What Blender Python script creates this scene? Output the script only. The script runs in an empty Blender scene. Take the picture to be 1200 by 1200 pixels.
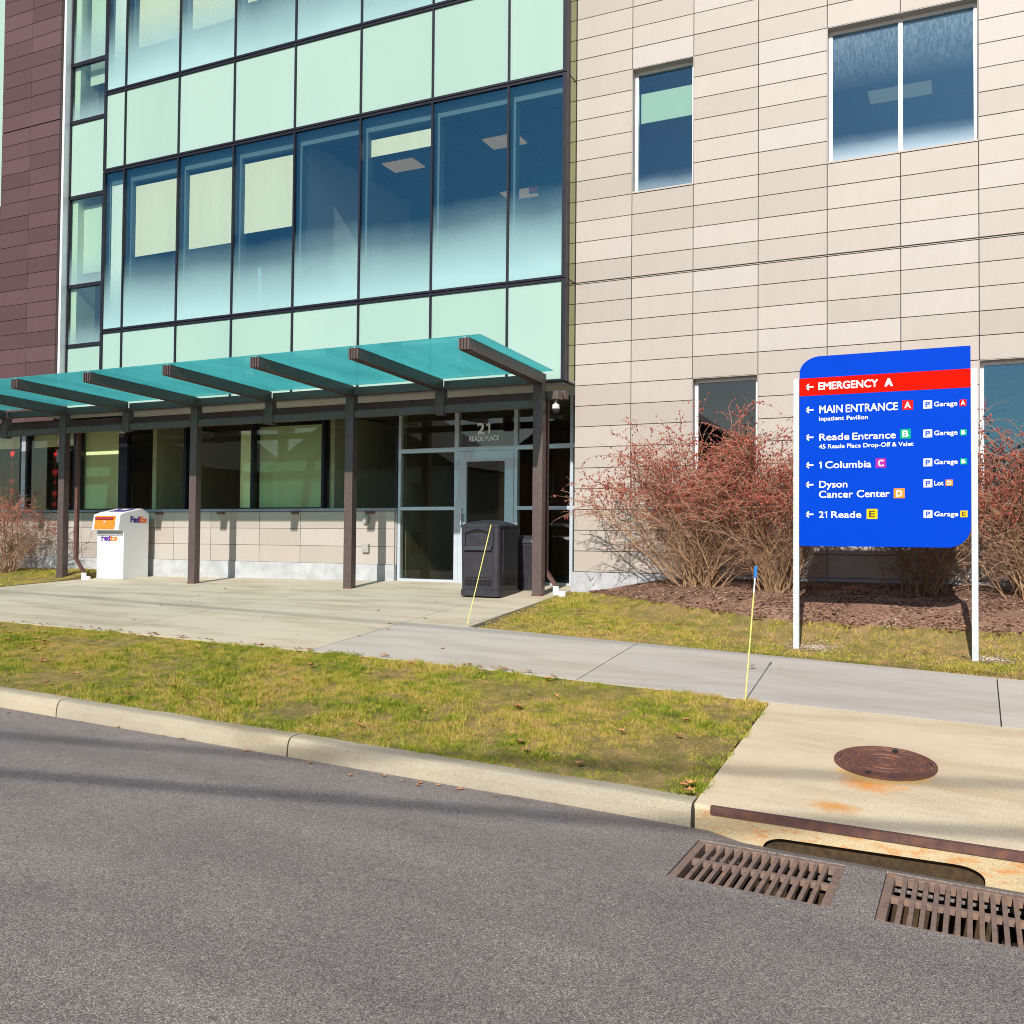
import bpy, bmesh, math, random
import numpy as np
from mathutils import Vector, Matrix
random.seed(7); rng = np.random.default_rng(11)
SC = bpy.context.scene
COL = SC.collection

# ------------------------------------------------------------------ camera
cam_d = bpy.data.cameras.new('camera'); cam = bpy.data.objects.new('camera', cam_d); COL.objects.link(cam)
cam_d.sensor_fit = 'HORIZONTAL'; cam_d.sensor_width = 36.0; cam_d.lens = 36.0*1130.13/1200.0
cam_d.clip_start = 0.05; cam_d.clip_end = 3000
YAW, PIT, ROL = math.radians(-25.585), math.radians(1.477), math.radians(0.495)
fw = Vector((math.sin(YAW)*math.cos(PIT), math.cos(YAW)*math.cos(PIT), math.sin(PIT)))
r0 = Vector((math.cos(YAW), -math.sin(YAW), 0)); u0 = r0.cross(fw)
rt = math.cos(ROL)*r0 + math.sin(ROL)*u0; up = -math.sin(ROL)*r0 + math.cos(ROL)*u0
cam.matrix_world = Matrix(((rt.x, up.x, -fw.x, 4.451), (rt.y, up.y, -fw.y, -13.228), (rt.z, up.z, -fw.z, 0.834), (0, 0, 0, 1)))
SC.camera = cam

# ------------------------------------------------------------------ light
SUN = Vector((0.10, -1.0, 0.66)).normalized()          # towards the sun
w = bpy.data.worlds.new('World'); SC.world = w; w.use_nodes = True
nt = w.node_tree; bg = nt.nodes['Background']
sky = nt.nodes.new('ShaderNodeTexSky'); sky.sky_type = 'NISHITA'; sky.sun_disc = False
sky.sun_elevation = math.asin(SUN.z); sky.sun_rotation = math.atan2(SUN.x, SUN.y)
sky.air_density = 1.0; sky.dust_density = 0.6; sky.ozone_density = 1.2
nt.links.new(sky.outputs[0], bg.inputs[0]); bg.inputs[1].default_value = 0.085
sl = bpy.data.lights.new('sun', 'SUN'); sl.energy = 4.5; sl.angle = math.radians(0.53); sl.color = (1.0, 0.965, 0.92)
so = bpy.data.objects.new('sun', sl); COL.objects.link(so); so.rotation_euler = SUN.to_track_quat('Z', 'Y').to_euler()
so.location = (0, -20, 20)
SC.view_settings.view_transform = 'Standard'; SC.view_settings.look = 'None'
SC.view_settings.gamma = 1.0; SC.view_settings.use_curve_mapping = False
SC.view_settings.exposure = 0.34
SC.cycles.filter_width = 1.0

# ------------------------------------------------------------------ materials
MATS = {}
def node(nt, t, **kw):
    n = nt.nodes.new(t)
    for k, v in kw.items(): setattr(n, k, v)
    return n
def ramp(nt, fac, stops):
    r = node(nt, 'ShaderNodeValToRGB'); e = r.color_ramp.elements
    while len(e) < len(stops): e.new(0.5)
    for i, (p, c) in enumerate(stops):
        e[i].position = p; e[i].color = (*c, 1) if len(c) == 3 else c
    nt.links.new(fac, r.inputs[0]); return r.outputs[0]
def mixc(nt, fac, a, b, mode='MIX'):
    m = node(nt, 'ShaderNodeMix', data_type='RGBA', blend_type=mode)
    for s, v in ((0, fac), (6, a), (7, b)):
        if hasattr(v, 'is_linked') or isinstance(v, bpy.types.NodeSocket): nt.links.new(v, m.inputs[s])
        elif s == 0: m.inputs[0].default_value = v
        else: m.inputs[s].default_value = (*v, 1)
    return m.outputs[2]
def noise(nt, coord, scale, detail=4, rough=.55, dim=None):
    n = node(nt, 'ShaderNodeTexNoise'); n.inputs['Scale'].default_value = scale; n.inputs['Detail'].default_value = detail
    n.inputs['Roughness'].default_value = rough
    nt.links.new(coord, n.inputs['Vector']); return n.outputs['Fac']
def mat(name, rough=.6, metal=0.0, spec=.5):
    m = bpy.data.materials.new(name); m.use_nodes = True; nt = m.node_tree; b = nt.nodes['Principled BSDF']
    b.inputs['Roughness'].default_value = rough; b.inputs['Metallic'].default_value = metal
    b.inputs['Specular IOR Level'].default_value = spec
    MATS[name] = m
    return m, nt, b
def wcoord(nt):
    g = node(nt, 'ShaderNodeNewGeometry'); return g.outputs['Position']
def bump(nt, b, h, strength=.3, dist=.01):
    n = node(nt, 'ShaderNodeBump'); n.inputs['Strength'].default_value = strength; n.inputs['Distance'].default_value = dist
    nt.links.new(h, n.inputs['Height']); nt.links.new(n.outputs[0], b.inputs['Normal'])
def scaled(nt, coord, s):
    n = node(nt, 'ShaderNodeMapping'); n.inputs['Scale'].default_value = s; nt.links.new(coord, n.inputs[0]); return n.outputs[0]
def simple(name, c, rough=.5, metal=0.0, spec=.5, var=.12, nscale=6.0, bstr=.0, bscale=80):
    """plain colour with a little large and fine variation"""
    m, nt, b = mat(name, rough, metal, spec); p = wcoord(nt)
    n = noise(nt, p, nscale, 6)
    lo = tuple(x*(1-var) for x in c); hi = tuple(min(1, x*(1+var)) for x in c)
    nt.links.new(ramp(nt, n, [(.3, lo), (.7, hi)]), b.inputs['Base Color'])
    if bstr: bump(nt, b, noise(nt, p, bscale, 4), bstr, .004)
    return m

def panel_mat(name, c, var, stain, rough=.55):
    m, nt, b = mat(name, rough); p = wcoord(nt)
    oi = node(nt, 'ShaderNodeObjectInfo')
    col = ramp(nt, oi.outputs['Random'], [(0, tuple(x*(1-var) for x in c)), (.5, c), (1, (min(1, c[0]*(1+var*.6)), min(1, c[1]*(1+var*.9)), min(1, c[2]*(1+var*1.3))))])
    st = noise(nt, scaled(nt, p, (1.2, 1.2, .35)), 3.5, 6, .62)
    col = mixc(nt, ramp(nt, st, [(.35, (0,)*3), (.75, (stain,)*3)]), col, tuple(x*.72 for x in c))
    fine = noise(nt, p, 90, 3)
    col = mixc(nt, .10, col, ramp(nt, fine, [(.3, tuple(x*.6 for x in c)), (.7, tuple(min(1, x*1.25) for x in c))]))
    nt.links.new(col, b.inputs['Base Color']); bump(nt, b, fine, .12, .003)
    return m
panel_mat('tan_panel', (.405, .352, .300), .13, .22)
panel_mat('brown_panel', (.094, .046, .044), .28, .3, .5)
simple('joint_dark', (.05, .042, .036), .9)
simple('plinth', (.40, .405, .41), .8, var=.18, nscale=5, bstr=.25)
simple('mullion_dark', (.020, .019, .028), .35, .4)
simple('canopy_steel', (.115, .082, .075), .42, .3, var=.15, nscale=12)
simple('aluminium', (.52, .55, .58), .35, .5, var=.06)
simple('white_frame', (.72, .72, .74), .35, .1, var=.04)
simple('door_alu', (.50, .55, .60), .4, .25, var=.06)
simple('sill_blue', (.25, .28, .33), .4, .3)
simple('soffit', (.46, .47, .42), .7)
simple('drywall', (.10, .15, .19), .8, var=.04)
simple('partition_pale', (.80, .82, .80), .8, var=.04)
simple('pale_wall', (.50, .50, .40), .8, var=.04)
simple('inner_frame', (.085, .14, .17), .7, var=.05)
simple('carpet', (.10, .11, .13), .95)
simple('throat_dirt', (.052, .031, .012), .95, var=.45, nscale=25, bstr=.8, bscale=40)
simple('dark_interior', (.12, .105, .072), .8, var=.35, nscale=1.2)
simple('wood_interior', (.115, .050, .018), .55, var=.35, nscale=3)
simple('downspout', (.115, .055, .045), .45)
simple('pvc', (.80, .80, .80), .4, var=.03)
simple('white_paint', (.80, .80, .81), .35, var=.03)
simple('post_white', (.50, .54, .54), .4, var=.04)
simple('box_white', (.82, .82, .83), .3, var=.02)
simple('orange', (.95, .20, .012), .35, var=.03)
simple('purple', (.085, .022, .24), .4, var=.03)
simple('logo_orange', (.95, .16, .01), .4, var=.02)
simple('slot_dark', (.30, .03, .04), .4)
simple('bin_black', (.028, .027, .032), .42, spec=.45, var=.25, nscale=9, bstr=.12, bscale=150)
simple('hole_black', (.006, .006, .006), .9)
simple('cam_white', (.55, .55, .50), .4)
simple('cam_dark', (.02, .02, .022), .1)
simple('sign_blue', (.000, .044, .45), .5, spec=.03, var=.02)
simple('sign_red', (.66, .005, .0), .5, spec=.03, var=.02)
simple('sign_white', (.86, .86, .86), .35, var=.01)
simple('tile_red', (.62, .010, .008),   .5, spec=.05, var=.01)
simple('tile_green', (.0, .30, .17),   .5, spec=.05, var=.01)
simple('tile_magenta', (.33, .02, .30),   .5, spec=.05, var=.01)
simple('tile_orange', (.72, .24, .025),   .5, spec=.05, var=.01)
simple('tile_yellow', (.70, .48, .005),   .5, spec=.05, var=.01)
simple('letter_dark', (.06, .03, .0), .4, var=.01)
simple('letter_blue', (.0, .05, .45), .4, var=.01)
simple('heart_red', (.85, .008, .006), .4)
simple('stake_yellow', (.78, .74, .20), .4, var=.08)
simple('stake_blue', (.01, .20, .62), .4)
simple('outlet', (.33, .32, .28), .5)
simple('cable', (.02, .02, .02), .6)
simple('pole_wood', (.16, .11, .075), .9)
simple('house_brick', (.20, .075, .045), .85, var=.25, nscale=8)
simple('house_white', (.45, .43, .38), .8)
simple('roof_shingle', (.055, .05, .048), .9, var=.3, nscale=10)
simple('house_glass', (.02, .025, .03), .06)
simple('stem', (.29, .175, .09), .75, var=.45, nscale=9)
simple('leaf', (.46, .21, .08), .8, var=.55, nscale=25)
simple('ceiling_frame', (.16, .18, .19), .8)

def twig_mat():
    m, nt, b = mat('twig', .75); p = wcoord(nt)
    n = noise(nt, p, 5, 4)
    g = node(nt, 'ShaderNodeNewGeometry')
    a = ramp(nt, g.outputs['Random Per Island'], [(0, (.20, .10, .06)), (.5, (.33, .19, .10)), (1, (.40, .26, .15))])
    nt.links.new(mixc(nt, ramp(nt, n, [(.4, (0,)*3), (.6, (.6,)*3)]), a, (.24, .11, .08)), b.inputs['Base Color'])
twig_mat()
def bud_mat():
    m, nt, b = mat('bud', .5); g = node(nt, 'ShaderNodeNewGeometry')
    nt.links.new(ramp(nt, g.outputs['Random Per Island'], [(0, (.20, .030, .028)), (.4, (.36, .060, .048)), (.75, (.47, .115, .075)), (1, (.48, .20, .11))]), b.inputs['Base Color'])
bud_mat()

def asphalt():
    m, nt, b = mat('asphalt', .85, spec=.3); p = wcoord(nt)
    v = node(nt, 'ShaderNodeTexVoronoi'); v.inputs['Scale'].default_value = 270; nt.links.new(p, v.inputs['Vector'])
    v2 = node(nt, 'ShaderNodeTexVoronoi'); v2.inputs['Scale'].default_value = 140; nt.links.new(p, v2.inputs['Vector'])
    sep = node(nt, 'ShaderNodeSeparateColor'); nt.links.new(v.outputs['Color'], sep.inputs[0])
    sep2 = node(nt, 'ShaderNodeSeparateColor'); nt.links.new(v2.outputs['Color'], sep2.inputs[0])
    base = ramp(nt, sep.outputs[0], [(0, (.036, .031, .029)), (.35, (.142, .124, .117)), (.75, (.245, .216, .205)), (1, (.64, .585, .55))])
    st = ramp(nt, sep2.outputs[1], [(0, (.052, .045, .042)), (.5, (.175, .154, .145)), (1, (.40, .36, .34))])
    col = mixc(nt, .28, base, st)
    big = noise(nt, p, .55, 6, .6); mid = noise(nt, p, 3.2, 5, .6)
    col = mixc(nt, .85, col, ramp(nt, big, [(.3, (.90, .885, .87)), (.7, (1.16, 1.13, 1.10))]), 'MULTIPLY')
    col = mixc(nt, .7, col, ramp(nt, mid, [(.3, (.92, .91, .90)), (.7, (1.06, 1.05, 1.03))]), 'MULTIPLY')
    # pale sandy silt collecting along the gutter
    sx = node(nt, 'ShaderNodeSeparateXYZ'); nt.links.new(p, sx.inputs[0])
    mr = node(nt, 'ShaderNodeMapRange'); mr.inputs[1].default_value = -8.7; mr.inputs[2].default_value = -7.6; nt.links.new(sx.outputs[1], mr.inputs[0])
    mm = node(nt, 'ShaderNodeMath', operation='MULTIPLY'); nt.links.new(mr.outputs[0], mm.inputs[0]); nt.links.new(ramp(nt, noise(nt, p, 2.2, 6, .65), [(.38, (0,)*3), (.7, (.55,)*3)]), mm.inputs[1])
    col = mixc(nt, mm.outputs[0], col, (.25, .22, .20))
    wr = ramp(nt, noise(nt, scaled(nt, p, (.18, 1.4, 1)), 1.1, 6, .65), [(.35, (.80, .79, .79)), (.65, (1.12, 1.11, 1.10))])
    col = mixc(nt, .8, col, wr, 'MULTIPLY')
    # thin wandering tar lines / hair cracks
    vc = node(nt, 'ShaderNodeTexVoronoi'); vc.feature = 'DISTANCE_TO_EDGE'; vc.inputs['Scale'].default_value = .45
    wn = node(nt, 'ShaderNodeTexNoise'); wn.inputs['Scale'].default_value = 1.6; wn.inputs['Detail'].default_value = 6; nt.links.new(p, wn.inputs['Vector'])
    va = node(nt, 'ShaderNodeVectorMath', operation='MULTIPLY_ADD'); va.inputs[1].default_value = (.8, .8, .8); nt.links.new(wn.outputs['Color'], va.inputs[0]); nt.links.new(p, va.inputs[2])
    nt.links.new(va.outputs[0], vc.inputs['Vector'])
    crack = ramp(nt, vc.outputs['Distance'], [(0, (.22,)*3), (.004, (0,)*3)])
    col = mixc(nt, crack, col, (.05, .045, .045))
    nt.links.new(col, b.inputs['Base Color'])
    bump(nt, b, sep.outputs[1], .55, .004)
asphalt()

def concrete(name, c, warm, dots=.35, bstr=.25, stain=(.62, .58, .52)):
    m, nt, b = mat(name, .85, spec=.3); p = wcoord(nt)
    big = noise(nt, p, .9, 8, .62); st = noise(nt, scaled(nt, p, (.6, 2.6, 1)), 1.3, 7, .6); fine = noise(nt, p, 140, 3); pit = noise(nt, p, 38, 5, .7)
    col = mixc(nt, ramp(nt, big, [(.35, (0,)*3), (.68, (1,)*3)]), c, warm)
    col = mixc(nt, .8, col, ramp(nt, st, [(.32, stain), (.55, (1, 1, 1))]), 'MULTIPLY')
    col = mixc(nt, dots, col, ramp(nt, fine, [(.3, (.7, .7, .7)), (.7, (1.25, 1.25, 1.24))]), 'MULTIPLY')
    col = mixc(nt, dots, col, ramp(nt, pit, [(.27, (.45, .42, .38)), (.36, (1, 1, 1))]), 'MULTIPLY')
    oi = node(nt, 'ShaderNodeObjectInfo')
    col = mixc(nt, 1.0, col, ramp(nt, oi.outputs['Random'], [(0, (.93, .93, .94)), (1, (1.05, 1.04, 1.02))]), 'MULTIPLY')
    nt.links.new(col, b.inputs['Base Color']); bump(nt, b, fine, bstr, .003)
    return m, nt, b, col
concrete('concrete_walk', (.45, .408, .355), (.485, .438, .37), .28, .2, (.80, .78, .74))
concrete('concrete_plaza', (.50, .435, .335), (.55, .475, .36), .30, .2, (.66, .62, .55))
concrete('concrete_kerb', (.35, .31, .235), (.44, .38, .27), .85, .8, (.50, .45, .37))

def apron():
    m, nt, b, col = concrete('concrete_apron', (.57, .46, .31), (.64, .54, .385), .9, .6, (.74, .69, .60))
    p = wcoord(nt)
    # rust that bled out of the manhole cover towards the gutter, and along the steel edge
    def blob(cx, cy, rx, ry, lo, hi):
        mp = node(nt, 'ShaderNodeMapping'); mp.inputs['Location'].default_value = (-cx/rx, -cy/ry, 0); mp.inputs['Scale'].default_value = (1/rx, 1/ry, 0)
        nt.links.new(p, mp.inputs[0]); ln = node(nt, 'ShaderNodeVectorMath', operation='LENGTH'); nt.links.new(mp.outputs[0], ln.inputs[0])
        n = noise(nt, p, 11, 7, .7)
        ad = node(nt, 'ShaderNodeMath', operation='MULTIPLY_ADD'); ad.inputs[1].default_value = .9; nt.links.new(n, ad.inputs[0]); nt.links.new(ln.outputs['Value'], ad.inputs[2])
        return ramp(nt, ad.outputs[0], [(lo, (.92,)*3), (hi, (0,)*3)])
    c = mixc(nt, blob(3.87, -6.80, .44, .36, .62, 1.42), col, (.66, .25, .04))
    c = mixc(nt, blob(3.92, -6.56, .52, .50, .95, 1.62), c, (.64, .40, .15))
    c = mixc(nt, blob(3.72, -7.30, .36, .20, .55, 1.35), c, (.58, .27, .06))
    nt.links.new(c, b.inputs['Base Color'])
apron()
def inlet():
    m, nt, b, col = concrete('concrete_inlet', (.50, .41, .25), (.58, .46, .27), .7, .8, (.7, .6, .45))
    p = wcoord(nt); n = noise(nt, scaled(nt, p, (1, 1, 3)), 7, 7, .7)
    c = mixc(nt, ramp(nt, n, [(.48, (0,)*3), (.66, (.85,)*3)]), col, (.52, .19, .035))
    nt.links.new(c, b.inputs['Base Color'])
inlet()
def rust(name, c1, c2, c3, rough=.7, metal=.2):
    m, nt, b = mat(name, rough, metal); p = wcoord(nt)
    n = noise(nt, p, 16, 8, .7); f = noise(nt, p, 160, 3)
    col = ramp(nt, n, [(.3, c1), (.52, c2), (.72, c3)])
    col = mixc(nt, .4, col, ramp(nt, f, [(.3, (.6,)*3), (.7, (1.3,)*3)]), 'MULTIPLY')
    nt.links.new(col, b.inputs['Base Color']); bump(nt, b, f, .4, .003)
rust('rust_cover', (.075, .036, .036), (.150, .062, .040), (.25, .095, .035))
rust('rust_grate', (.16, .105, .082), (.25, .17, .13), (.36, .18, .08), .65)
rust('rust_angle', (.085, .040, .036), (.135, .065, .052), (.22, .085, .035))

def soil(name, stops, nscale=1.2, fscale=60, bstr=.9):
    m, nt, b = mat(name, .95, spec=.2); p = wcoord(nt)
    n = noise(nt, p, nscale, 7, .65); f = noise(nt, p, fscale, 5, .7)
    col = ramp(nt, n, stops)
    col = mixc(nt, .8, col, ramp(nt, f, [(.25, (.45,)*3), (.75, (1.5,)*3)]), 'MULTIPLY')
    nt.links.new(col, b.inputs['Base Color']); bump(nt, b, f, bstr, .02)
soil('lawn_soil', [(.3, (.17, .125, .045)), (.5, (.25, .18, .07)), (.7, (.36, .24, .12))], 7)
soil('mulch', [(.3, (.19, .105, .070)), (.55, (.27, .155, .105)), (.75, (.34, .215, .15))], 1.5, 45)
soil('ground_far', [(.3, (.08, .08, .035)), (.6, (.11, .10, .05))], .3, 8)
soil('pale_dirt', [(.3, (.30, .22, .12)), (.7, (.46, .36, .23))], 9, 60)
def gravel():
    m, nt, b = mat('gravel', .9, spec=.2); g = node(nt, 'ShaderNodeNewGeometry')
    nt.links.new(ramp(nt, g.outputs['Random Per Island'], [(0, (.26, .19, .13)), (.5, (.40, .32, .25)), (1, (.62, .56, .50))]), b.inputs['Base Color'])
gravel()
def chips():
    m, nt, b = mat('mulch_chip', .9, spec=.2); g = node(nt, 'ShaderNodeNewGeometry')
    nt.links.new(ramp(nt, g.outputs['Random Per Island'], [(0, (.10, .048, .034)), (.45, (.25, .135, .09)), (.8, (.37, .225, .155)), (.93, (.47, .31, .22)), (1, (.62, .52, .42))]), b.inputs['Base Color'])
chips()
def grass(name, straw):
    m, nt, b = mat(name, .6, spec=.2); p = wcoord(nt); g = node(nt, 'ShaderNodeNewGeometry')
    n1 = noise(nt, p, 1.3, 5, .6); n2 = noise(nt, p, 7, 4, .65); n3 = noise(nt, p, 26, 3, .6)
    def madd(x_, k, y_):
        q = node(nt, 'ShaderNodeMath', operation='MULTIPLY_ADD'); q.inputs[1].default_value = k; nt.links.new(x_, q.inputs[0])
        if isinstance(y_, float): q.inputs[2].default_value = y_
        else: nt.links.new(y_, q.inputs[2])
        return q.outputs[0]
    f = madd(n1, .75, madd(n2, .80, madd(n3, .50, madd(g.outputs['Random Per Island'], .26, -.655+straw))))
    col = ramp(nt, f, [(.22, (.050, .085, .008)), (.38, (.120, .190, .010)), (.51, (.250, .285, .018)), (.63, (.43, .345, .055)), (.76, (.55, .37, .12)), (.92, (.38, .19, .08))])
    nt.links.new(col, b.inputs['Base Color'])
grass('grass_green', .045); grass('grass_dry', .115)

def schlick(nt, r0_):
    lw = node(nt, 'ShaderNodeLayerWeight'); lw.inputs[0].default_value = .5
    pw = node(nt, 'ShaderNodeMath', operation='POWER'); pw.inputs[1].default_value = 4.5; nt.links.new(lw.outputs['Facing'], pw.inputs[0])
    ad = node(nt, 'ShaderNodeMath', operation='MULTIPLY_ADD'); ad.use_clamp = True; nt.links.new(pw.outputs[0], ad.inputs[0]); ad.inputs[1].default_value = .9-r0_; ad.inputs[2].default_value = r0_
    return ad
def glass(name, tint, refl, rcol=(1, 1, 1), frost=None):
    """thin coated architectural glass; frost = (height fraction, colour, amount, noise at the top)"""
    m = bpy.data.materials.new(name); m.use_nodes = True; nt = m.node_tree
    for n in list(nt.nodes):
        if n.type != 'OUTPUT_MATERIAL': nt.nodes.remove(n)
    out = [n for n in nt.nodes if n.type == 'OUTPUT_MATERIAL'][0]
    tr = node(nt, 'ShaderNodeBsdfTransparent'); tr.inputs[0].default_value = (*tint, 1)
    gl = node(nt, 'ShaderNodeBsdfGlossy'); gl.inputs[0].default_value = (*rcol, 1); gl.inputs['Roughness'].default_value = 0.012
    p = wcoord(nt); bn = node(nt, 'ShaderNodeBump'); bn.inputs['Strength'].default_value = .05; bn.inputs['Distance'].default_value = .02
    nt.links.new(noise(nt, p, .9, 2), bn.inputs['Height']); nt.links.new(bn.outputs[0], gl.inputs['Normal'])
    ad = schlick(nt, refl)
    mx = node(nt, 'ShaderNodeMixShader'); nt.links.new(ad.outputs[0], mx.inputs[0]); nt.links.new(tr.outputs[0], mx.inputs[1]); nt.links.new(gl.outputs[0], mx.inputs[2])
    res = mx.outputs[0]
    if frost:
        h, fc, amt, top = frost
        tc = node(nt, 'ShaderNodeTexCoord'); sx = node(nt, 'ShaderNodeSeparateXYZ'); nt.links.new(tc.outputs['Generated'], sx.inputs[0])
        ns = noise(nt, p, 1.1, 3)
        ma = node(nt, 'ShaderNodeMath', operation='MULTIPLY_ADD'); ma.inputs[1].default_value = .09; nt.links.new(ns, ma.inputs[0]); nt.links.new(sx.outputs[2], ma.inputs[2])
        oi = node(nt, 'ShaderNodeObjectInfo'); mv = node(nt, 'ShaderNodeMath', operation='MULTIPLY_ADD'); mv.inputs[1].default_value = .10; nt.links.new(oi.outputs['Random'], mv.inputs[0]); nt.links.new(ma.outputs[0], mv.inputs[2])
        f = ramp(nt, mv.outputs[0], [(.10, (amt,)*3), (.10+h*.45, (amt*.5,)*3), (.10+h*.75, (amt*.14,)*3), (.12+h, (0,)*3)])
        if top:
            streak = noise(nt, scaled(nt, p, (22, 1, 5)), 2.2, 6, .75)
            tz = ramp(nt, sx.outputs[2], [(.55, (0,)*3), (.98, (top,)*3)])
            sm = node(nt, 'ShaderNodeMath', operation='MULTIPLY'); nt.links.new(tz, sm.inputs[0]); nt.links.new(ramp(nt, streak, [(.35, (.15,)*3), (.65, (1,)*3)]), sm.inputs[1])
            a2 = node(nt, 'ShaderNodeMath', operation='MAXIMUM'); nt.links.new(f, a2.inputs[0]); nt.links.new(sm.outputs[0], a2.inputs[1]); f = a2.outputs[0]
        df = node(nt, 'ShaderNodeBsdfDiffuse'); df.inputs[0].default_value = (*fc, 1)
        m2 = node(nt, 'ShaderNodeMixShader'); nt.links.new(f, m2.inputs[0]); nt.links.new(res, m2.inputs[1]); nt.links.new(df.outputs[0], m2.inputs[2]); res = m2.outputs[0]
    nt.links.new(res, out.inputs[0]); MATS[name] = m
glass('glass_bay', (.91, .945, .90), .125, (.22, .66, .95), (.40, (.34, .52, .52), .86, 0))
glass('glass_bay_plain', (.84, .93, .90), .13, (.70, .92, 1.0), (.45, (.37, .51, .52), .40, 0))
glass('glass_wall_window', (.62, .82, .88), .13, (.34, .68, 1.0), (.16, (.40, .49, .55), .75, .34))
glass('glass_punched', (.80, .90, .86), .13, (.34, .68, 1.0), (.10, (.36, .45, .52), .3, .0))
glass('glass_low', (.93, .95, .86), .05, (1, 1, 1))
glass('glass_low_right', (.70, .68, .62), .07, (1, 1, 1))
glass('glass_side', (.30, .33, .20), .55, (.66, .72, .46))

def spandrel():
    m, nt, b = mat('spandrel', .12, spec=.5); p = wcoord(nt); oi = node(nt, 'ShaderNodeObjectInfo')
    c = ramp(nt, oi.outputs['Random'], [(0, (.30, .435, .365)), (.5, (.325, .46, .39)), (1, (.345, .475, .41))])
    n = noise(nt, scaled(nt, p, (1, 1, .3)), .9, 3)
    c = mixc(nt, .5, c, ramp(nt, n, [(.3, (.93, .95, .96)), (.7, (1.06, 1.05, 1.03))]), 'MULTIPLY')
    nt.links.new(c, b.inputs['Base Color'])
spandrel()
def blind(name, c):
    m, nt, b = mat(name, .8); p = wcoord(nt)
    wv = noise(nt, scaled(nt, p, (3, 3, .2)), 1.5, 3)
    nt.links.new(ramp(nt, wv, [(.3, tuple(x*.92 for x in c)), (.7, c)]), b.inputs['Base Color'])
blind('blind_upper', (.80, .77, .60)); blind('blind_green', (.84, .88, .66)); blind('blind_green_shaded', (.46, .54, .40)); blind('white_wall', (.80, .88, .84))  # third one is the green blind with shade put into its colour
def teal():
    m = bpy.data.materials.new('canopy_glass'); m.use_nodes = True; nt = m.node_tree; MATS['canopy_glass'] = m
    for n in list(nt.nodes):
        if n.type != 'OUTPUT_MATERIAL': nt.nodes.remove(n)
    out = [n for n in nt.nodes if n.type == 'OUTPUT_MATERIAL'][0]
    tl = node(nt, 'ShaderNodeBsdfTranslucent'); p = wcoord(nt)
    n = noise(nt, scaled(nt, p, (1.4, .35, 1)), 1.6, 7, .62)
    nt.links.new(ramp(nt, n, [(.25, (.20, .56, .58)), (.5, (.27, .72, .73)), (.8, (.36, .82, .82))]), tl.inputs[0])
    tr = node(nt, 'ShaderNodeBsdfTransparent'); tr.inputs[0].default_value = (.42, .86, .86, 1)
    gl = node(nt, 'ShaderNodeBsdfGlossy'); gl.inputs['Roughness'].default_value = .03
    m1 = node(nt, 'ShaderNodeMixShader'); m1.inputs[0].default_value = .36; nt.links.new(tl.outputs[0], m1.inputs[1]); nt.links.new(tr.outputs[0], m1.inputs[2])
    fr = schlick(nt, .04); m2 = node(nt, 'ShaderNodeMixShader'); nt.links.new(fr.outputs[0], m2.inputs[0]); nt.links.new(m1.outputs[0], m2.inputs[1]); nt.links.new(gl.outputs[0], m2.inputs[2])
    nt.links.new(m2.outputs[0], out.inputs[0])
teal()
def emit(name, c, s):
    m, nt, b = mat(name, .5); b.inputs['Base Color'].default_value = (*c, 1); b.inputs['Emission Color'].default_value = (*c, 1); b.inputs['Emission Strength'].default_value = s
emit('lamp_panel', (.90, .62, .34), .22); emit('exit_red', (.8, .02, .06), .15)
def ceil():
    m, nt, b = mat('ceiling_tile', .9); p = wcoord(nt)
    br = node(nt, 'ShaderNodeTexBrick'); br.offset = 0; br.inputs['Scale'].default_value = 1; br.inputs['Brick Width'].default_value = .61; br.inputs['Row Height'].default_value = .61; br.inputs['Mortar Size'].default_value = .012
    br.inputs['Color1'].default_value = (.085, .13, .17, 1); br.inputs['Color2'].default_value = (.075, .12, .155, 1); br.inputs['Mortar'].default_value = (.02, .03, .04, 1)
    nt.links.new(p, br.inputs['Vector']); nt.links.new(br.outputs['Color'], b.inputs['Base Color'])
ceil()

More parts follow.
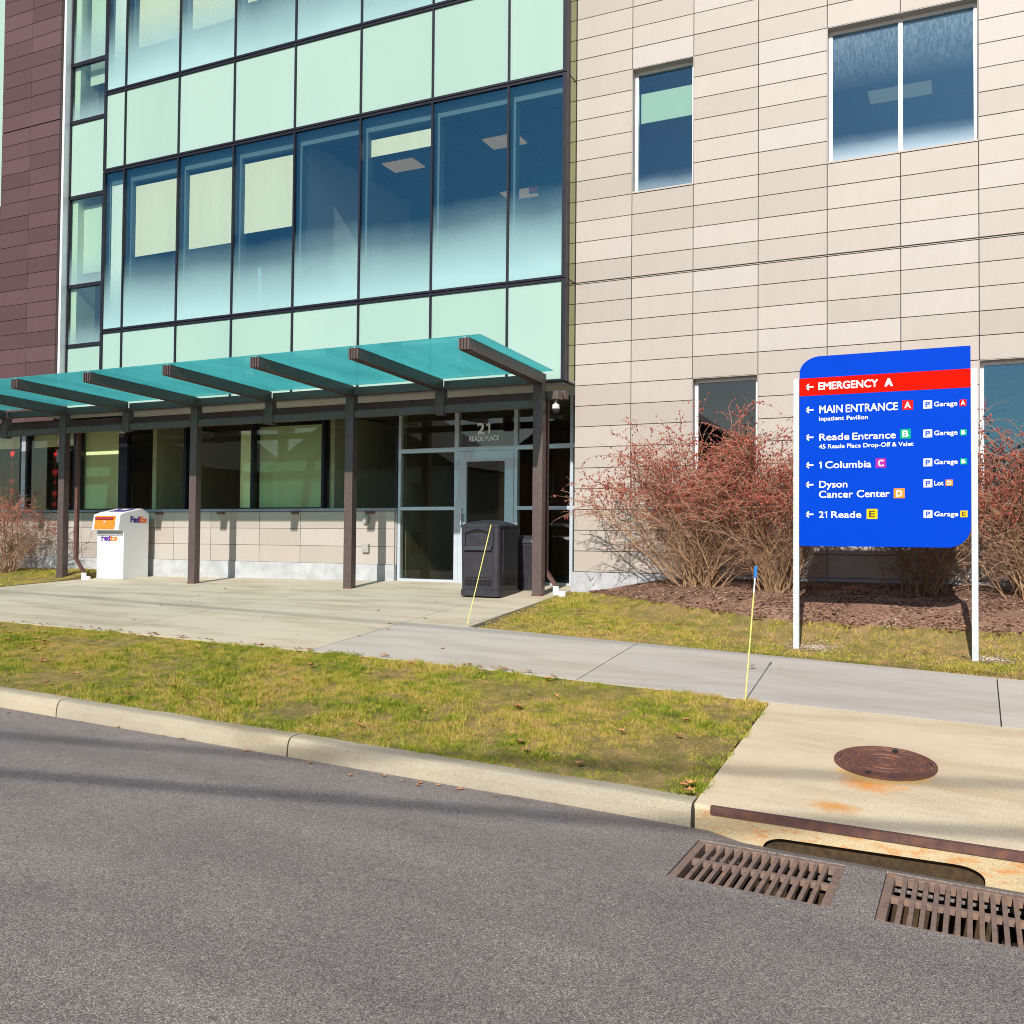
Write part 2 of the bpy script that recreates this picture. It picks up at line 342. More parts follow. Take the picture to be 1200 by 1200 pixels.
# ------------------------------------------------------------------ helpers
def wloc(o):
    v = Vector((0, 0, 0))
    while o is not None: v = v+o.location; o = o.parent
    return v
class MB:
    def __init__(s): s.v = []; s.f = []
    def add(s, vs, fs):
        k = len(s.v); s.v += [tuple(q) for q in vs]; s.f += [tuple(i+k for i in f) for f in fs]; return s
    def box(s, x0, x1, y0, y1, z0, z1):
        return s.add([(x0, y0, z0), (x1, y0, z0), (x1, y1, z0), (x0, y1, z0), (x0, y0, z1), (x1, y0, z1), (x1, y1, z1), (x0, y1, z1)],
                     [(0, 3, 2, 1), (4, 5, 6, 7), (0, 1, 5, 4), (1, 2, 6, 5), (2, 3, 7, 6), (3, 0, 4, 7)])
    def hexa(s, b, t):   # bottom 4 and top 4 points, counter-clockwise from above
        return s.add(list(b)+list(t), [(3, 2, 1, 0), (4, 5, 6, 7), (0, 1, 5, 4), (1, 2, 6, 5), (2, 3, 7, 6), (3, 0, 4, 7)])
    def prism(s, poly, d, axis='y', a=0.0):   # polygon extruded from a to a+d along axis
        n = len(poly)
        def P(p, t): return {'y': (p[0], t, p[1]), 'x': (t, p[0], p[1]), 'z': (p[0], p[1], t)}[axis]
        vs = [P(p, a) for p in poly]+[P(p, a+d) for p in poly]
        return s.add(vs, [tuple(range(n)), tuple(range(2*n-1, n-1, -1))]+[(i, i+n, (i+1) % n+n, (i+1) % n) for i in range(n)])
    def tube(s, pts, rad, n=6, cap=True):
        pts = [Vector(p) for p in pts]; rad = rad if hasattr(rad, '__len__') else [rad]*len(pts); rings = []
        vs = []
        for i, p in enumerate(pts):
            d = (pts[min(i+1, len(pts)-1)]-pts[max(i-1, 0)]).normalized()
            a = d.cross(Vector((0, 0, 1)) if abs(d.z) < .9 else Vector((1, 0, 0))).normalized(); b = d.cross(a)
            for k in range(n):
                t = 2*math.pi*k/n; vs.append(p+rad[i]*(math.cos(t)*a+math.sin(t)*b))
        fs = []
        for i in range(len(pts)-1):
            for k in range(n): fs.append((i*n+k, i*n+(k+1) % n, (i+1)*n+(k+1) % n, (i+1)*n+k))
        if cap: fs += [tuple(range(n-1, -1, -1)), tuple(range((len(pts)-1)*n, len(pts)*n))]
        return s.add(vs, fs)
    def lathe(s, prof, c, n=32, axis='z'):
        vs = []; cx, cy, cz = c
        for r, z in prof:
            for k in range(n):
                t = 2*math.pi*k/n; vs.append((cx+r*math.cos(t), cy+r*math.sin(t), cz+z))
        fs = []
        m = len(prof)
        for i in range(m-1):
            for k in range(n): fs.append((i*n+k, i*n+(k+1) % n, (i+1)*n+(k+1) % n, (i+1)*n+k))
        fs += [tuple(range(n-1, -1, -1)), tuple(range((m-1)*n, m*n))]
        return s.add(vs, fs)
    def build(s, name, m, parent=None, smooth=False, bevel=0.0, fixn=True):
        off = wloc(parent)
        me = bpy.data.meshes.new(name)
        me.from_pydata([(v[0]-off.x, v[1]-off.y, v[2]-off.z) for v in s.v], [], s.f)
        if fixn or bevel:
            bm = bmesh.new(); bm.from_mesh(me); bmesh.ops.recalc_face_normals(bm, faces=bm.faces)
            if bevel: bmesh.ops.bevel(bm, geom=list(bm.edges), offset=bevel, segments=2, affect='EDGES', profile=.6)
            bm.to_mesh(me); bm.free()
        if smooth: me.polygons.foreach_set('use_smooth', [True]*len(me.polygons))
        return link(name, me, m, parent)
def link(name, me, m, parent=None):
    o = bpy.data.objects.new(name, me); COL.objects.link(o)
    if m and not me.materials: me.materials.append(MATS[m])
    if parent: o.parent = parent
    return o
def place(name, me, m, parent, loc):
    o = link(name, me, m, parent); o.location = Vector(loc)-wloc(parent); return o
def box_mesh(name, sx, sy, sz, bevel=0.0):    # origin at low corner x,z ; y from 0 to sy
    mb = MB().box(0, sx, 0, sy, 0, sz); me = bpy.data.meshes.new(name); me.from_pydata(mb.v, [], mb.f)
    bm = bmesh.new(); bm.from_mesh(me); bmesh.ops.recalc_face_normals(bm, faces=bm.faces)
    if bevel: bmesh.ops.bevel(bm, geom=list(bm.edges), offset=bevel, segments=1, affect='EDGES')
    bm.to_mesh(me); bm.free(); return me
def thing(name, label, cat, loc=(0, 0, 0), group=None):
    o = bpy.data.objects.new(name, None); COL.objects.link(o); o.location = loc; o.empty_display_size = .2
    return tag(o, label, cat, group)
def tag(o, label, cat, group=None):
    o['label'] = label; o['category'] = cat
    if group: o['group'] = group
    return o
def kind(o, k, label=None):
    o['kind'] = k
    if label: o['label'] = label
    return o
CAPH = {}
def text_mesh(txt, bold):
    cu = bpy.data.curves.new('lettering', 'FONT'); cu.body = txt; cu.size = 1.0; cu.offset = bold; cu.extrude = 0.0; cu.resolution_u = 4
    o = bpy.data.objects.new('lettering', cu); COL.objects.link(o); bpy.context.view_layer.update()
    me = bpy.data.meshes.new_from_object(o.evaluated_get(bpy.context.evaluated_depsgraph_get()))
    bpy.data.objects.remove(o); bpy.data.curves.remove(cu); return me
def lettering(txt, x0, x1, zb, cap, plane, m, parent, bold=.012, depth=.0006, axis='y'):
    """letters whose ink spans x0..x1 with baseline zb and cap height cap, standing proud of a plane; bolder strokes
    come from shifted layers, each a hair higher than the last"""
    if 0 not in CAPH:
        h = text_mesh('H', 0); zz = [v.co.y for v in h.vertices]; CAPH[0] = (min(zz), max(zz)-min(zz)); bpy.data.meshes.remove(h)
    z0, hh = CAPH[0]; src = text_mesh(txt, 0)
    xs = [v.co.x for v in src.vertices]; xa, xb = min(xs), max(xs); e = bold*cap*1.1; sx = (x1-x0-2*e)/(xb-xa); sz = (cap-2*e)/hh
    nb = len(src.vertices); base = [(v.co.x, v.co.y) for v in src.vertices]; fs = [tuple(f.vertices) for f in src.polygons]; bpy.data.meshes.remove(src)
    V, F = [], []; off = wloc(parent)
    sh = [(-e, -e), (e, e), (-e, e), (e, -e)]+[(0, 0)] if bold else [(0, 0)]
    for k, (ox, oz) in enumerate(sh):
        k0 = len(V); d = depth+k*.00008
        for (px, py) in base:
            a_ = x0+e+(px-xa)*sx+ox; b_ = zb+e+(py-z0)*sz+oz
            q = (a_, plane-d, b_) if axis == 'y' else (plane+d, a_, b_)
            V.append((q[0]-off.x, q[1]-off.y, q[2]-off.z))
        F += [tuple(i+k0 for i in f) for f in fs]
    me = bpy.data.meshes.new('lettering'); me.from_pydata(V, [], F)
    return link('lettering', me, m, parent)
def numeral_one(x0, x1, zb, cap, plane, m, parent, st=.30):
    t = (x1-x0)*.42
    P = [(x1-t, zb), (x1, zb), (x1, zb+cap), (x1-t*.8, zb+cap), (x0, zb+cap*.80), (x0+.15*t, zb+cap*.67), (x1-t, zb+cap*.80)]
    return MB().prism(P, .0016, 'y', plane-.0017).build('lettering', m, parent)
def sstep(a, b, x):
    t = np.clip((x-a)/(b-a), 0, 1); return t*t*(3-2*t)

# ------------------------------------------------------------------ terrain heights
YK = -7.6; KH = .135
def zs(x): return -.7694-.0317*np.clip(x, -9, 9)
def zf(x): return .05+.008*np.clip(x+4, -10, 0)
def zg(x, y):
    t = np.clip((y-YK)/(0-YK), 0, 1.2); return (zs(x)+KH)*(1-t)+zf(x)*t
EX = [-.75, -.45, .18, .76, 1.4, 2.0, 2.6, 3.4, 4.5, 6, 9, 20]; EY = [.0, -.08, -.80, -1.44, -1.88, -2.20, -2.42, -2.48, -2.44, -2.50, -2.50, -2.50]
def ye(x): return np.interp(x, EX, EY)
def berm(x, y):
    d = y-(ye(x)-.54)
    h = .315*sstep(0, 1.05, d)*(1-.30*sstep(-2.0, -.9, y))
    return h*sstep(-.75, .9, x)
def zl(x, y): return zg(x, y)+berm(x, y)

# ------------------------------------------------------------------ ground structure
def patch(name, m, xs, ylo, yhi, nv, zfun, skirt=.12, parent=None, dz=0.0):
    """ruled sheet with thin downward skirt: x samples, y from ylo(x) to yhi(x)"""
    V = []; F = []; nx = len(xs)
    for x in xs:
        a, b = ylo(x), yhi(x)
        for j in range(nv+1):
            y = a+(b-a)*j/nv; V.append((x, y, float(zfun(x, y))+dz))
    for i in range(nx-1):
        for j in range(nv): k = i*(nv+1)+j; F.append((k, k+nv+1, k+nv+2, k+1))
    if skirt:
        ring = [i*(nv+1) for i in range(nx)]+[(nx-1)*(nv+1)+j for j in range(1, nv+1)]+[i*(nv+1)+nv for i in range(nx-2, -1, -1)]+[j for j in range(nv-1, 0, -1)]
        k = len(V); n = len(ring)
        V += [(V[i][0], V[i][1], V[i][2]-skirt) for i in ring]
        F += [(ring[(i+1) % n], ring[i], k+i, k+(i+1) % n) for i in range(n)]
    mb = MB(); mb.v = V; mb.f = F
    return mb.build(name, m, parent, smooth=False, fixn=False)
lin = lambda a, b, n: [a+(b-a)*i/n for i in range(n+1)]
c_ = lambda v: (lambda x: v)

g = MB().add([(-600, -600, -1.35), (600, -600, -1.35), (600, 600, -1.35), (-600, 600, -1.35)], [(0, 1, 2, 3)]).build('ground', 'ground_far', fixn=False); kind(g, 'structure')

# grates: (x0, x1, y0, y1)
GR = [(3.045, 3.835, -8.46, -7.80), (4.035, 4.825, -8.50, -7.78)]
road = MB()
def rq(x0, x1, y0, y1, n=1):
    for i in range(n):
        a = x0+(x1-x0)*i/n; b = x0+(x1-x0)*(i+1)/n
        dp = (lambda x, y: .045*float(sstep(2.97, 3.3, x)*(1-sstep(4.75, 5.3, x))) if y > YK-.01 else 0)
        road.add([(a, y0, zs(a)-dp(a, y0)), (b, y0, zs(b)-dp(b, y0)), (b, y1, zs(b)-dp(b, y1)), (a, y1, zs(a)-dp(a, y1))], [(0, 1, 2, 3)])
rq(-70, -9, -18, -8.5); rq(-9, 9, -18, -8.5, 18); rq(9, 60, -18, -8.5)
rq(-70, -9, -8.5, YK); rq(-9, GR[0][0], -8.5, YK, 12); rq(GR[0][1], GR[1][0], -8.5, -7.8); rq(GR[0][1], GR[1][0], -7.8, YK); rq(GR[1][1], 9, -8.5, -7.8, 4); rq(GR[1][1], 5.4, -7.8, YK, 4); rq(5.4, 9, -7.8, YK, 2); rq(9, 60, -8.5, YK)
for (a, b, y0, y1) in GR: rq(a, b, -8.5, y0) if y0 > -8.5 else None; rq(a, b, y1, YK, 4)
for (a, b, y0, y1) in GR:      # edges of the pit cut into the asphalt
    for (p, q) in (((a, y0), (b, y0)), ((b, y0), (b, y1)), ((b, y1), (a, y1)), ((a, y1), (a, y0))):
        road.add([(p[0], p[1], zs(p[0])), (q[0], q[1], zs(q[0])), (q[0], q[1], zs(q[0])-.1), (p[0], p[1], zs(p[0])-.1)], [(0, 1, 2, 3)])
road = kind(road.build('road', 'asphalt', fixn=False), 'structure')
pit = MB()
for (x0, x1, y0, y1, z0, z1) in ((2.9, 5.0, -8.7, -7.25, -1.75, -1.70), (2.9, 2.95, -8.65, -7.25, -1.7, -.99), (4.95, 5.0, -8.65, -7.25, -1.7, -.99), (2.95, 4.95, -8.7, -8.60, -1.7, -.99), (2.95, 4.95, -7.3, -7.25, -1.7, -.80), (3.86, 4.01, -8.6, -7.63, -1.3, -.99)): pit.box(x0, x1, y0, y1, z0, z1)
kind(pit.build('drain_pit', 'hole_black'), 'structure')

# verge soil, lawns
yn = lambda x: -5.05-.065*min(max(x, 0), 3)-.012*math.sin(x*1.7)
yf = lambda x: -3.2-.1*(min(max(x, -.83), 6)+.83)
verge = kind(patch('verge', 'lawn_soil', lin(-40, -12, 7)+lin(-11, 2.94, 56), c_(-7.44), lambda x: yn(x)+.01, 12, lambda x, y: zg(x, y)-.015+.02*math.sin((y+7.44)/2.4*3.1)), 'structure')
bx = lambda y: np.interp(y, [-3.3, -2.4, -1.72, -.74, 0.1], [-.80, -.98, -1.03, -.98, -.87])
lawn = kind(patch('lawn', 'lawn_soil', lin(-1.05, 8, 72)+[14, 30], lambda x: yf(x)-.01, c_(.03), 28, lambda x, y: zl(x, y)-.02), 'structure')
lawn_l = kind(patch('lawn.001', 'lawn_soil', lin(-40, -10.55, 24), c_(-3.3), c_(.46), 10, lambda x, y: zg(x, y)+.01+.10*float(sstep(-.9, -.2, y))), 'structure')
mulch = kind(patch('mulch_bed', 'mulch', lin(-.62, 8, 100)+[14, 20], lambda x: ye(x), c_(.028), 30, lambda x, y: zl(x, y)+.012*min(1, (y-ye(x))/.12)+.012*math.sin(7*x+3*y)*math.sin(9*y-2*x)*min(1, (y-ye(x))/.3)+.001, .05), 'structure')

# concrete slabs: sidewalk, plaza, apron
walk = kind(patch('sidewalk', 'joint_dark', lin(-40, -12, 5)+lin(-11, 12, 23), yn, yf, 2, lambda x, y: zg(x, y)-.02, .1), 'structure')
J = [-20, -16.5, -13.6, -10.7, -7.75, -4.8, -1.79, 1.24, 4.63, 7.7, 10.8]
for a, b in zip(J[:-1], J[1:]):
    sk = .06 if a > 1 else 0
    patch('slab', 'concrete_walk' if a > -2 else 'concrete_plaza', lin(a+.005, b-.005, 6), yn, yf, 4, zg, .06, walk)
plaza = kind(patch('plaza', 'joint_dark', lin(-10.55, -.80, 20), lambda x: yf(x)+.004, c_(.60), 4, lambda x, y: zg(x, y)-.02, .1), 'structure')
PX = [-10.55, -7.75, -4.8, -1.79, -.90]; 
for a, b in zip(PX[:-1], PX[1:]):
    for (y0, y1) in ((None, -1.72), (-1.72, .60)):
        lo = (lambda x: yf(x)+.006) if y0 is None else c_(y0+.004)
        xx = lin(a+.004, b-.004, 4)
        patch('slab', 'concrete_plaza', xx, lo, c_(y1-.004 if y0 is None else y1), 5, zg, .06, plaza)
apron_o = kind(patch('driveway_apron', 'concrete_apron', lin(2.96, 7.7, 24), c_(-7.585), lambda x: yn(x)-.012, 12, zg, .03), 'structure')
# light edging strip of the lawn border
kerb = kind(MB().box(-40, 2.9, -7.52, -7.45, -2.0, -1.9).build('kerb', 'joint_dark'), 'structure')
def kerb_piece(a, b):
    mb = MB(); n = 6; prof = [(-7.60, -.10), (-7.598, .02), (-7.592, .075), (-7.582, .108), (-7.562, .127), (-7.535, .134), (-7.44, .138), (-7.44, -.1)]; k = len(prof)
    for i in range(n+1):
        x = a+(b-a)*i/n
        for (y, z) in prof: mb.v.append((x, y+.004*math.sin(x*3.1), float(zs(x))+z+.003*math.sin(x*5+y*9)))
    for i in range(n):
        for j in range(k): mb.f.append((i*k+j, i*k+(j+1) % k, (i+1)*k+(j+1) % k, (i+1)*k+j))
    mb.f += [tuple(range(k)), tuple(range((n+1)*k-1, n*k-1, -1))]
    mb.build('kerb_stone', 'concrete_kerb', kerb)
for a, b in zip([-30, -20, -11, -8, -5.1, -2.42, -.03], [-20, -11, -8, -5.1, -2.42, -.03, 2.945]): kerb_piece(a+.006, b-.006)

# storm inlet face with arched throat, steel nosing
def arch(x0, x1, zb, zt, r, n=8):
    p = [(x0, zb)]
    for i in range(n+1):
        t = math.pi-math.pi/2*i/n; p.append((x0+r+r*math.cos(t), zt-(zt-zb)*.75+(zt-zb)*.75*math.sin(t)))
    for i in range(n+1):
        t = math.pi/2-math.pi/2*i/n; p.append((x1-r*1.2+r*1.2*math.cos(t), zt-.006-(zt-zb)*.80+(zt-zb)*.80*math.sin(t)))
    return p+[(x1, zb)]
inlet_o = thing('storm_inlet', 'yellowed concrete gutter inlet with arched throat under the driveway edge', 'storm drain', (3.9, -7.6, -.9))
ap = arch(3.36, 4.50, -.945, -.862, .12)
mb = MB(); top = []
for (x, z) in ap: top.append((x, -.7335-.0195*(x-3.08)-.022))
n = len(ap); V = [(2.985, -7.597, float(zs(2.985))-.1)]
for i in range(n-1):
    (xa, za), (xb, zb), ta, tb = ap[i], ap[i+1], top[i], top[i+1]
    if xb-xa < 1e-4: continue
    mb.add([(xa, -7.597, za), (xb, -7.597, zb), (tb[0], -7.597, tb[1]), (ta[0], -7.597, ta[1])], [(0, 1, 2, 3)])
    mb.add([(xa, -7.597, za), (xb, -7.597, zb), (xb, -7.54, zb+.002), (xa, -7.54, za+.002)], [(3, 2, 1, 0)])
for (xa, xb) in ((2.965, 3.36), (4.50, 7.7)):
    mb.add([(xa, -7.597, -.99), (xb, -7.597, -.99), (xb, -7.597, -.7555-.0195*(xb-3.08)), (xa, -7.597, -.7555-.0195*(xa-3.08))], [(0, 1, 2, 3)])
for xa, d in ((3.36, 1), (4.50, -1)): mb.add([(xa, -7.597, -.99), (xa, -7.597, -.93), (xa, -7.54, -.93), (xa, -7.54, -.99)], [(0, 1, 2, 3)])
mb.build('throat_face', 'concrete_inlet', inlet_o, fixn=False)
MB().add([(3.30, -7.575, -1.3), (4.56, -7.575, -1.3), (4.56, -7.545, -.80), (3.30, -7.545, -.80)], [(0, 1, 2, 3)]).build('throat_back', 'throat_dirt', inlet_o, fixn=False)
an = MB(); za = lambda x: -.7335-.0195*(x-3.08)
for (y0, y1, dz0, dz1) in ((-7.612, -7.598, -.040, .006), (-7.598, -7.575, -.004, .006)):
    an.hexa([(3.06, y0, za(3.06)+dz0), (7.7, y0, za(7.7)+dz0), (7.7, y1, za(7.7)+dz0), (3.06, y1, za(3.06)+dz0)], [(3.06, y0, za(3.06)+dz1), (7.7, y0, za(7.7)+dz1), (7.7, y1, za(7.7)+dz1), (3.06, y1, za(3.06)+dz1)])
an.build('steel_nosing', 'rust_angle', inlet_o)

def grate(x0, x1, y0, y1, label):
    t = thing('drain_grate', label, 'drain grate', (x0, y0, float(zs(x0))), 'rusty gutter grates')
    zt = lambda x: float(zs(x))-.006
    def bar(xa, xb, ya, yb, h, name, xs=None):
        mb = MB(); mb.hexa([(xa, ya, zt(xa)-h), (xb, ya, zt(xb)-h), (xb, yb, zt(xb)-h), (xa, yb, zt(xa)-h)], [(xa, ya, zt(xa)), (xb, ya, zt(xb)), (xb, yb, zt(xb)), (xa, yb, zt(xa))])
        return mb.build(name, 'rust_grate', t, bevel=.003)
    bar(x0+.003, x1-.003, y0+.003, y0+.030, .05, 'frame_bar'); bar(x0+.003, x1-.003, y1-.04, y1-.003, .05, 'frame_bar')
    bar(x0+.003, x0+.045, y0+.032, y1-.042, .05, 'frame_bar'); bar(x1-.045, x1-.003, y0+.032, y1-.042, .05, 'frame_bar')
    ym = (y0+y1)/2+.02; n = 14; w_ = (x1-x0-.09)/n
    for i in range(n):
        cx = x0+.045+w_*(i+.5)
        if i < n-1:
            bar(cx+w_/2-.0115, cx+w_/2+.0115, y0+.0305, y1-.0405, .030, 'grate_bar')
    mb = MB(); mb.hexa([(x0+.045, ym-.018, zt(x0)-.034), (x1-.045, ym-.018, zt(x1)-.034), (x1-.045, ym+.018, zt(x1)-.034), (x0+.045, ym+.018, zt(x0)-.034)], [(x0+.045, ym-.018, zt(x0)-.004), (x1-.045, ym-.018, zt(x1)-.004), (x1-.045, ym+.018, zt(x1)-.004), (x0+.045, ym+.018, zt(x0)-.004)])
    mb.build('cross_bar', 'rust_grate', t)
grate(*GR[0], 'rusty slotted gutter grate nearest the grass verge'); grate(*GR[1], 'rusty slotted gutter grate at the right edge, farther from the verge')

# manhole cover lying in the sloping apron
MC = (3.922, -6.42); zc = float(zg(*MC))
gx = float(zg(4.02, MC[1])-zg(3.82, MC[1]))/.2; gy = float(zg(MC[0], -6.32)-zg(MC[0], -6.52))/.2
mh = thing('manhole_cover', 'round rusty manhole cover with raised rings set in the concrete apron', 'manhole cover', (MC[0], MC[1], zc))
def tilt(mb):
    mb.v = [(x, y, z+gx*(x-MC[0])+gy*(y-MC[1])) for x, y, z in mb.v]; return mb
tilt(MB().lathe([(.318, -.05), (.318, .012), (.312, .016), (.288, .016), (.284, .010), (.284, -.05)], (*MC, zc), 64)).build('frame_ring', 'rust_cover', mh)
plate = MB().lathe([(.280, -.04), (.280, .009), (.276, .013), (.262, .013), (.255, .004), (.184, .004), (.180, .013), (.164, .013), (.160, .004), (.122, .004), (.118, .013), (.102, .013), (.098, .004), (.05, .004), (.046, .011), (.001, .011)], (*MC, zc), 64)
tilt(plate).build('cover_plate', 'rust_cover', mh)
for (r, a0) in ((.219, .2), (.219, 3.2)):
    cx, cy = MC[0]+.264*math.cos(a0+1.2), MC[1]+.264*math.sin(a0+1.2)
    tilt(MB().lathe([(.020, -.004), (.020, .0150), (.014, .0152), (.013, .0152)], (cx, cy, zc), 14)).build('pick_hole', 'hole_black', mh)
rr = MB()
for k in range(30):
    a = 2*math.pi*k/30; r = random.uniform(.19, .25); rr.lathe([(.011, .002), (.010, .011), (.001, .012)], (MC[0]+r*math.cos(a), MC[1]+r*math.sin(a), zc), 6)
for k in range(10):
    a = 2*math.pi*k/10+.2; r = .06; rr.lathe([(.012, .002), (.010, .011), (.001, .012)], (MC[0]+r*math.cos(a), MC[1]+r*math.sin(a), zc), 6)
kind(tilt(rr).build('cast_studs', 'rust_cover', mh), 'stuff')

# ------------------------------------------------------------------ building
H = .305; W = .9045; Z0 = 4.6; GAP = .0045
B = thing('clinic_building', 'tan and maroon panelled hospital building with a mint glass bay over the entrance', 'building')
row = lambda k: Z0+H*k
XC = [-.869]+[W*i for i in range(0, 10)]       # column edges
tan = MB()
WIN = [(1, 2, 4, 10), (4, 6, 4, 10), (2, 3, -11, -5), (6, 8, -11, -5)]     # column edge index range, row range
def inwin(c, r): return any(a <= c < b and r0 <= r < r1 for a, b, r0, r1 in WIN)
R0, R1 = -14, 17
for c in range(len(XC)-1):
    for r in range(R0, R1):
        if not inwin(c, r): tan.box(XC[c], XC[c+1], .028, .22, row(r), row(r+1))
tanw = tan.build('tan_facade', 'joint_dark', B, fixn=False)
pm = {}
def panel(c, r):
    wd = XC[c+1]-XC[c]-2*GAP; h = H-2*GAP; z = row(r)+GAP
    if r == -1: h -= .017
    if r == 0: z += .008; h -= .008
    key = (round(wd, 3), round(h, 3))
    if key not in pm: pm[key] = box_mesh('panel', wd, .026, h, .0025)
    o = place('panel', pm[key], 'tan_panel', tanw, (XC[c]+GAP, random.uniform(0, .0025), z))
for r in range(R1-1, R0-1, -1):
    for c in range(len(XC)-1):
        if not inwin(c, r): panel(c, r)
MB().box(-.869, XC[-1], .004, .027, row(0)-.010, row(0)-.002).build('band_strip', 'tan_panel', tanw)
MB().box(-.905, XC[-1], -.018, .25, -.25, row(-14)-.003).build('plinth', 'plinth', tanw)
MB().box(-.868, -.845, .03, .60, row(-14), 3.10).build('jamb', 'tan_panel', tanw)
MB().box(-.869, XC[-1], .0, .3, row(R1), row(R1)+.3).build('parapet', 'tan_panel', tanw)

def punched(i, a, b, r0, r1, frame, pane_m, mull=None):
    x0, x1, z0, z1 = XC[a], XC[b], row(r0), row(r1)
    wnd = MB()
    wnd.box(x0-.001, x0+.006, .002, .20, z0, z1); wnd.box(x1-.006, x1+.001, .002, .20, z0, z1); wnd.box(x0+.006, x1-.006, .002, .20, z1-.006, z1+.001); wnd.box(x0+.006, x1-.006, -.012, .20, z0-.001, z0+.022)
    wo = wnd.build('window', 'tan_panel', B)
    f = MB(); t = .045; y0, y1 = .125, .185
    f.box(x0+.006, x0+.006+t, y0, y1, z0+.022, z1-.006); f.box(x1-.006-t, x1-.006, y0, y1, z0+.022, z1-.006)
    f.box(x0+.006+t, x1-.006-t, y0, y1, z0+.022, z0+.022+t*.8); f.box(x0+.006+t, x1-.006-t, y0, y1, z1-.006-t, z1-.006)
    f.build('frame', frame, wo)
    if mull:
        MB().box(mull-.028, mull+.028, y0-.006, y1, z0+.058, z1-.052).build('frame', frame, wo); spans = [(x0+.051, mull-.028), (mull+.028, x1-.051)]
    else: spans = [(x0+.051, x1-.051)]
    for (p, q) in spans: MB().box(p-.002, q+.002, .150, .157, z0+.05, z1-.045).build('pane', pane_m, wo)
    return wo
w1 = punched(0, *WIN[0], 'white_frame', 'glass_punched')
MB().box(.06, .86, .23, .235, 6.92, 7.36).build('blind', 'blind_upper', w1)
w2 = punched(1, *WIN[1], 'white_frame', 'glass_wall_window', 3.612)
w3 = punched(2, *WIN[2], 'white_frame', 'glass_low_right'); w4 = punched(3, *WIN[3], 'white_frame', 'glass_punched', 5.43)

# rooms behind the right wall
def room(x0, x1, y0, y1, z0, z1, wall, name='room', floor='carpet', ceiling='ceiling_tile'):
    b = MB(); t = .05
    b.box(x0-t, x1+t, y1, y1+t, z0, z1); b.box(x0-t, x0, y0, y1, z0, z1); b.box(x1, x1+t, y0, y1, z0, z1)
    r = b.build(name, wall, B)
    MB().box(x0-t, x1+t, y0, y1+t, z0-.12, z0-.001).build('floor', floor, r); MB().box(x0-t, x1+t, y0, y1+t, z1+.001, z1+.1).build('ceiling', ceiling, r)
    return r
def fixture(x, y, z, r, sx=.6, sy=1.2):
    MB().box(x-sx/2, x+sx/2, y-sy/2, y+sy/2, z-.02, z-.002).build('ceiling_light', 'lamp_panel', r)
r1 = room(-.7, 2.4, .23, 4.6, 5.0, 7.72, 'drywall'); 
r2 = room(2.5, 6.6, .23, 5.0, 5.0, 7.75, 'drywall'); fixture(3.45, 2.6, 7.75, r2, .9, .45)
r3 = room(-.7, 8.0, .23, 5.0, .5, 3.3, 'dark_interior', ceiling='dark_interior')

# maroon wing
BX = [-17.2, -16.3, -15.45, -13.66, -12.80, -11.955]; BH = .3015; BZ = 3.055; BN = 33
br = MB()
def bwin(c, r): return c == 2 and r >= 15
for c in range(len(BX)-1):
    for r in range(BN):
        if not bwin(c, r): br.box(BX[c], BX[c+1], .026, .24, BZ+BH*r, BZ+BH*(r+1))
brn = br.build('maroon_facade', 'joint_dark', B, fixn=False)
for r in range(BN):
    for c in range(len(BX)-1):
        if bwin(c, r): continue
        wd = BX[c+1]-BX[c]-.008; hh = BH-.008
        if r in (1, 19): hh -= .014
        key = ('b', round(wd, 3), round(hh, 3))
        if key not in pm: pm[key] = box_mesh('panel', wd, .024, hh, .0025)
        place('panel', pm[key], 'brown_panel', brn, (BX[c]+.004, random.uniform(0, .003), BZ+BH*r+.004))
    key = ('r',)
    if key not in pm:
        m_ = box_mesh('panel', .02, .19, BH-.008, .002); pm[key] = m_
    place('panel', pm[key], 'brown_panel', brn, (-11.973, .028, BZ+BH*r+.004))
wl = MB().box(-15.44, -13.675, .16, .17, BZ+BH*15, BZ+BH*33).build('window', 'spandrel', B)
fr = MB(); fr.box(-13.72, -13.66, .09, .2, BZ+BH*15, BZ+BH*33); fr.box(-15.45, -13.72, .09, .2, BZ+BH*15, BZ+BH*15+.06); fr.build('frame', 'white_frame', wl)
MB().box(-15.4, -13.66, .3, 3, BZ+BH*15-.1, BZ+BH*15).build('inner_floor', 'carpet', wl); MB().box(-15.4, -13.66, 2.9, 3, BZ+BH*15, BZ+BH*27).build('inner_wall', 'drywall', wl)

# --- recessed glazed strip between the wing and the bay
ST = thing  # (kept as an alias only for readability below)
strip = MB(); SY = .22
SX0, SX1 = -11.90, -10.27; SZ = [3.10, 4.55, 5.74, 7.53, 9.05, 10.22, 12.6]
for z in SZ: strip.box(SX0, SX1, SY-.03, SY+.05, z-.035, z+.035)
strip.box(SX0, SX0+.05, SY-.03, SY+.05, SZ[0], SZ[-1]); strip.box(SX1-.05, SX1, SY-.03, SY+.05, SZ[0], SZ[-1])
stw = strip.build('glazed_strip', 'mullion_dark', B)
MB().box(-11.945, -11.885, SY-.16, SY+.05, 3.1, 12.6).build('white_trim', 'white_frame', stw)
for i in range(6):
    sp = i in (0, 3); me = MB().box(SX0+.05, SX1-.05, SY, SY+.008, SZ[i]+.035, SZ[i+1]-.035)
    me.build('spandrel_panel' if sp else 'pane', 'spandrel' if sp else 'glass_bay_plain', stw)
MB().box(-11.75, -10.35, SY+.20, SY+.21, 6.05, 7.40).build('blind', 'blind_upper', stw); MB().box(-11.6, -10.35, SY+.2, SY+.21, 9.85, 11.8).build('blind', 'blind_upper', stw)
MB().box(-11.9, -11.70, SY+.05, SY+.5, 3.1, 11.9).build('reveal', 'blind_upper', stw)

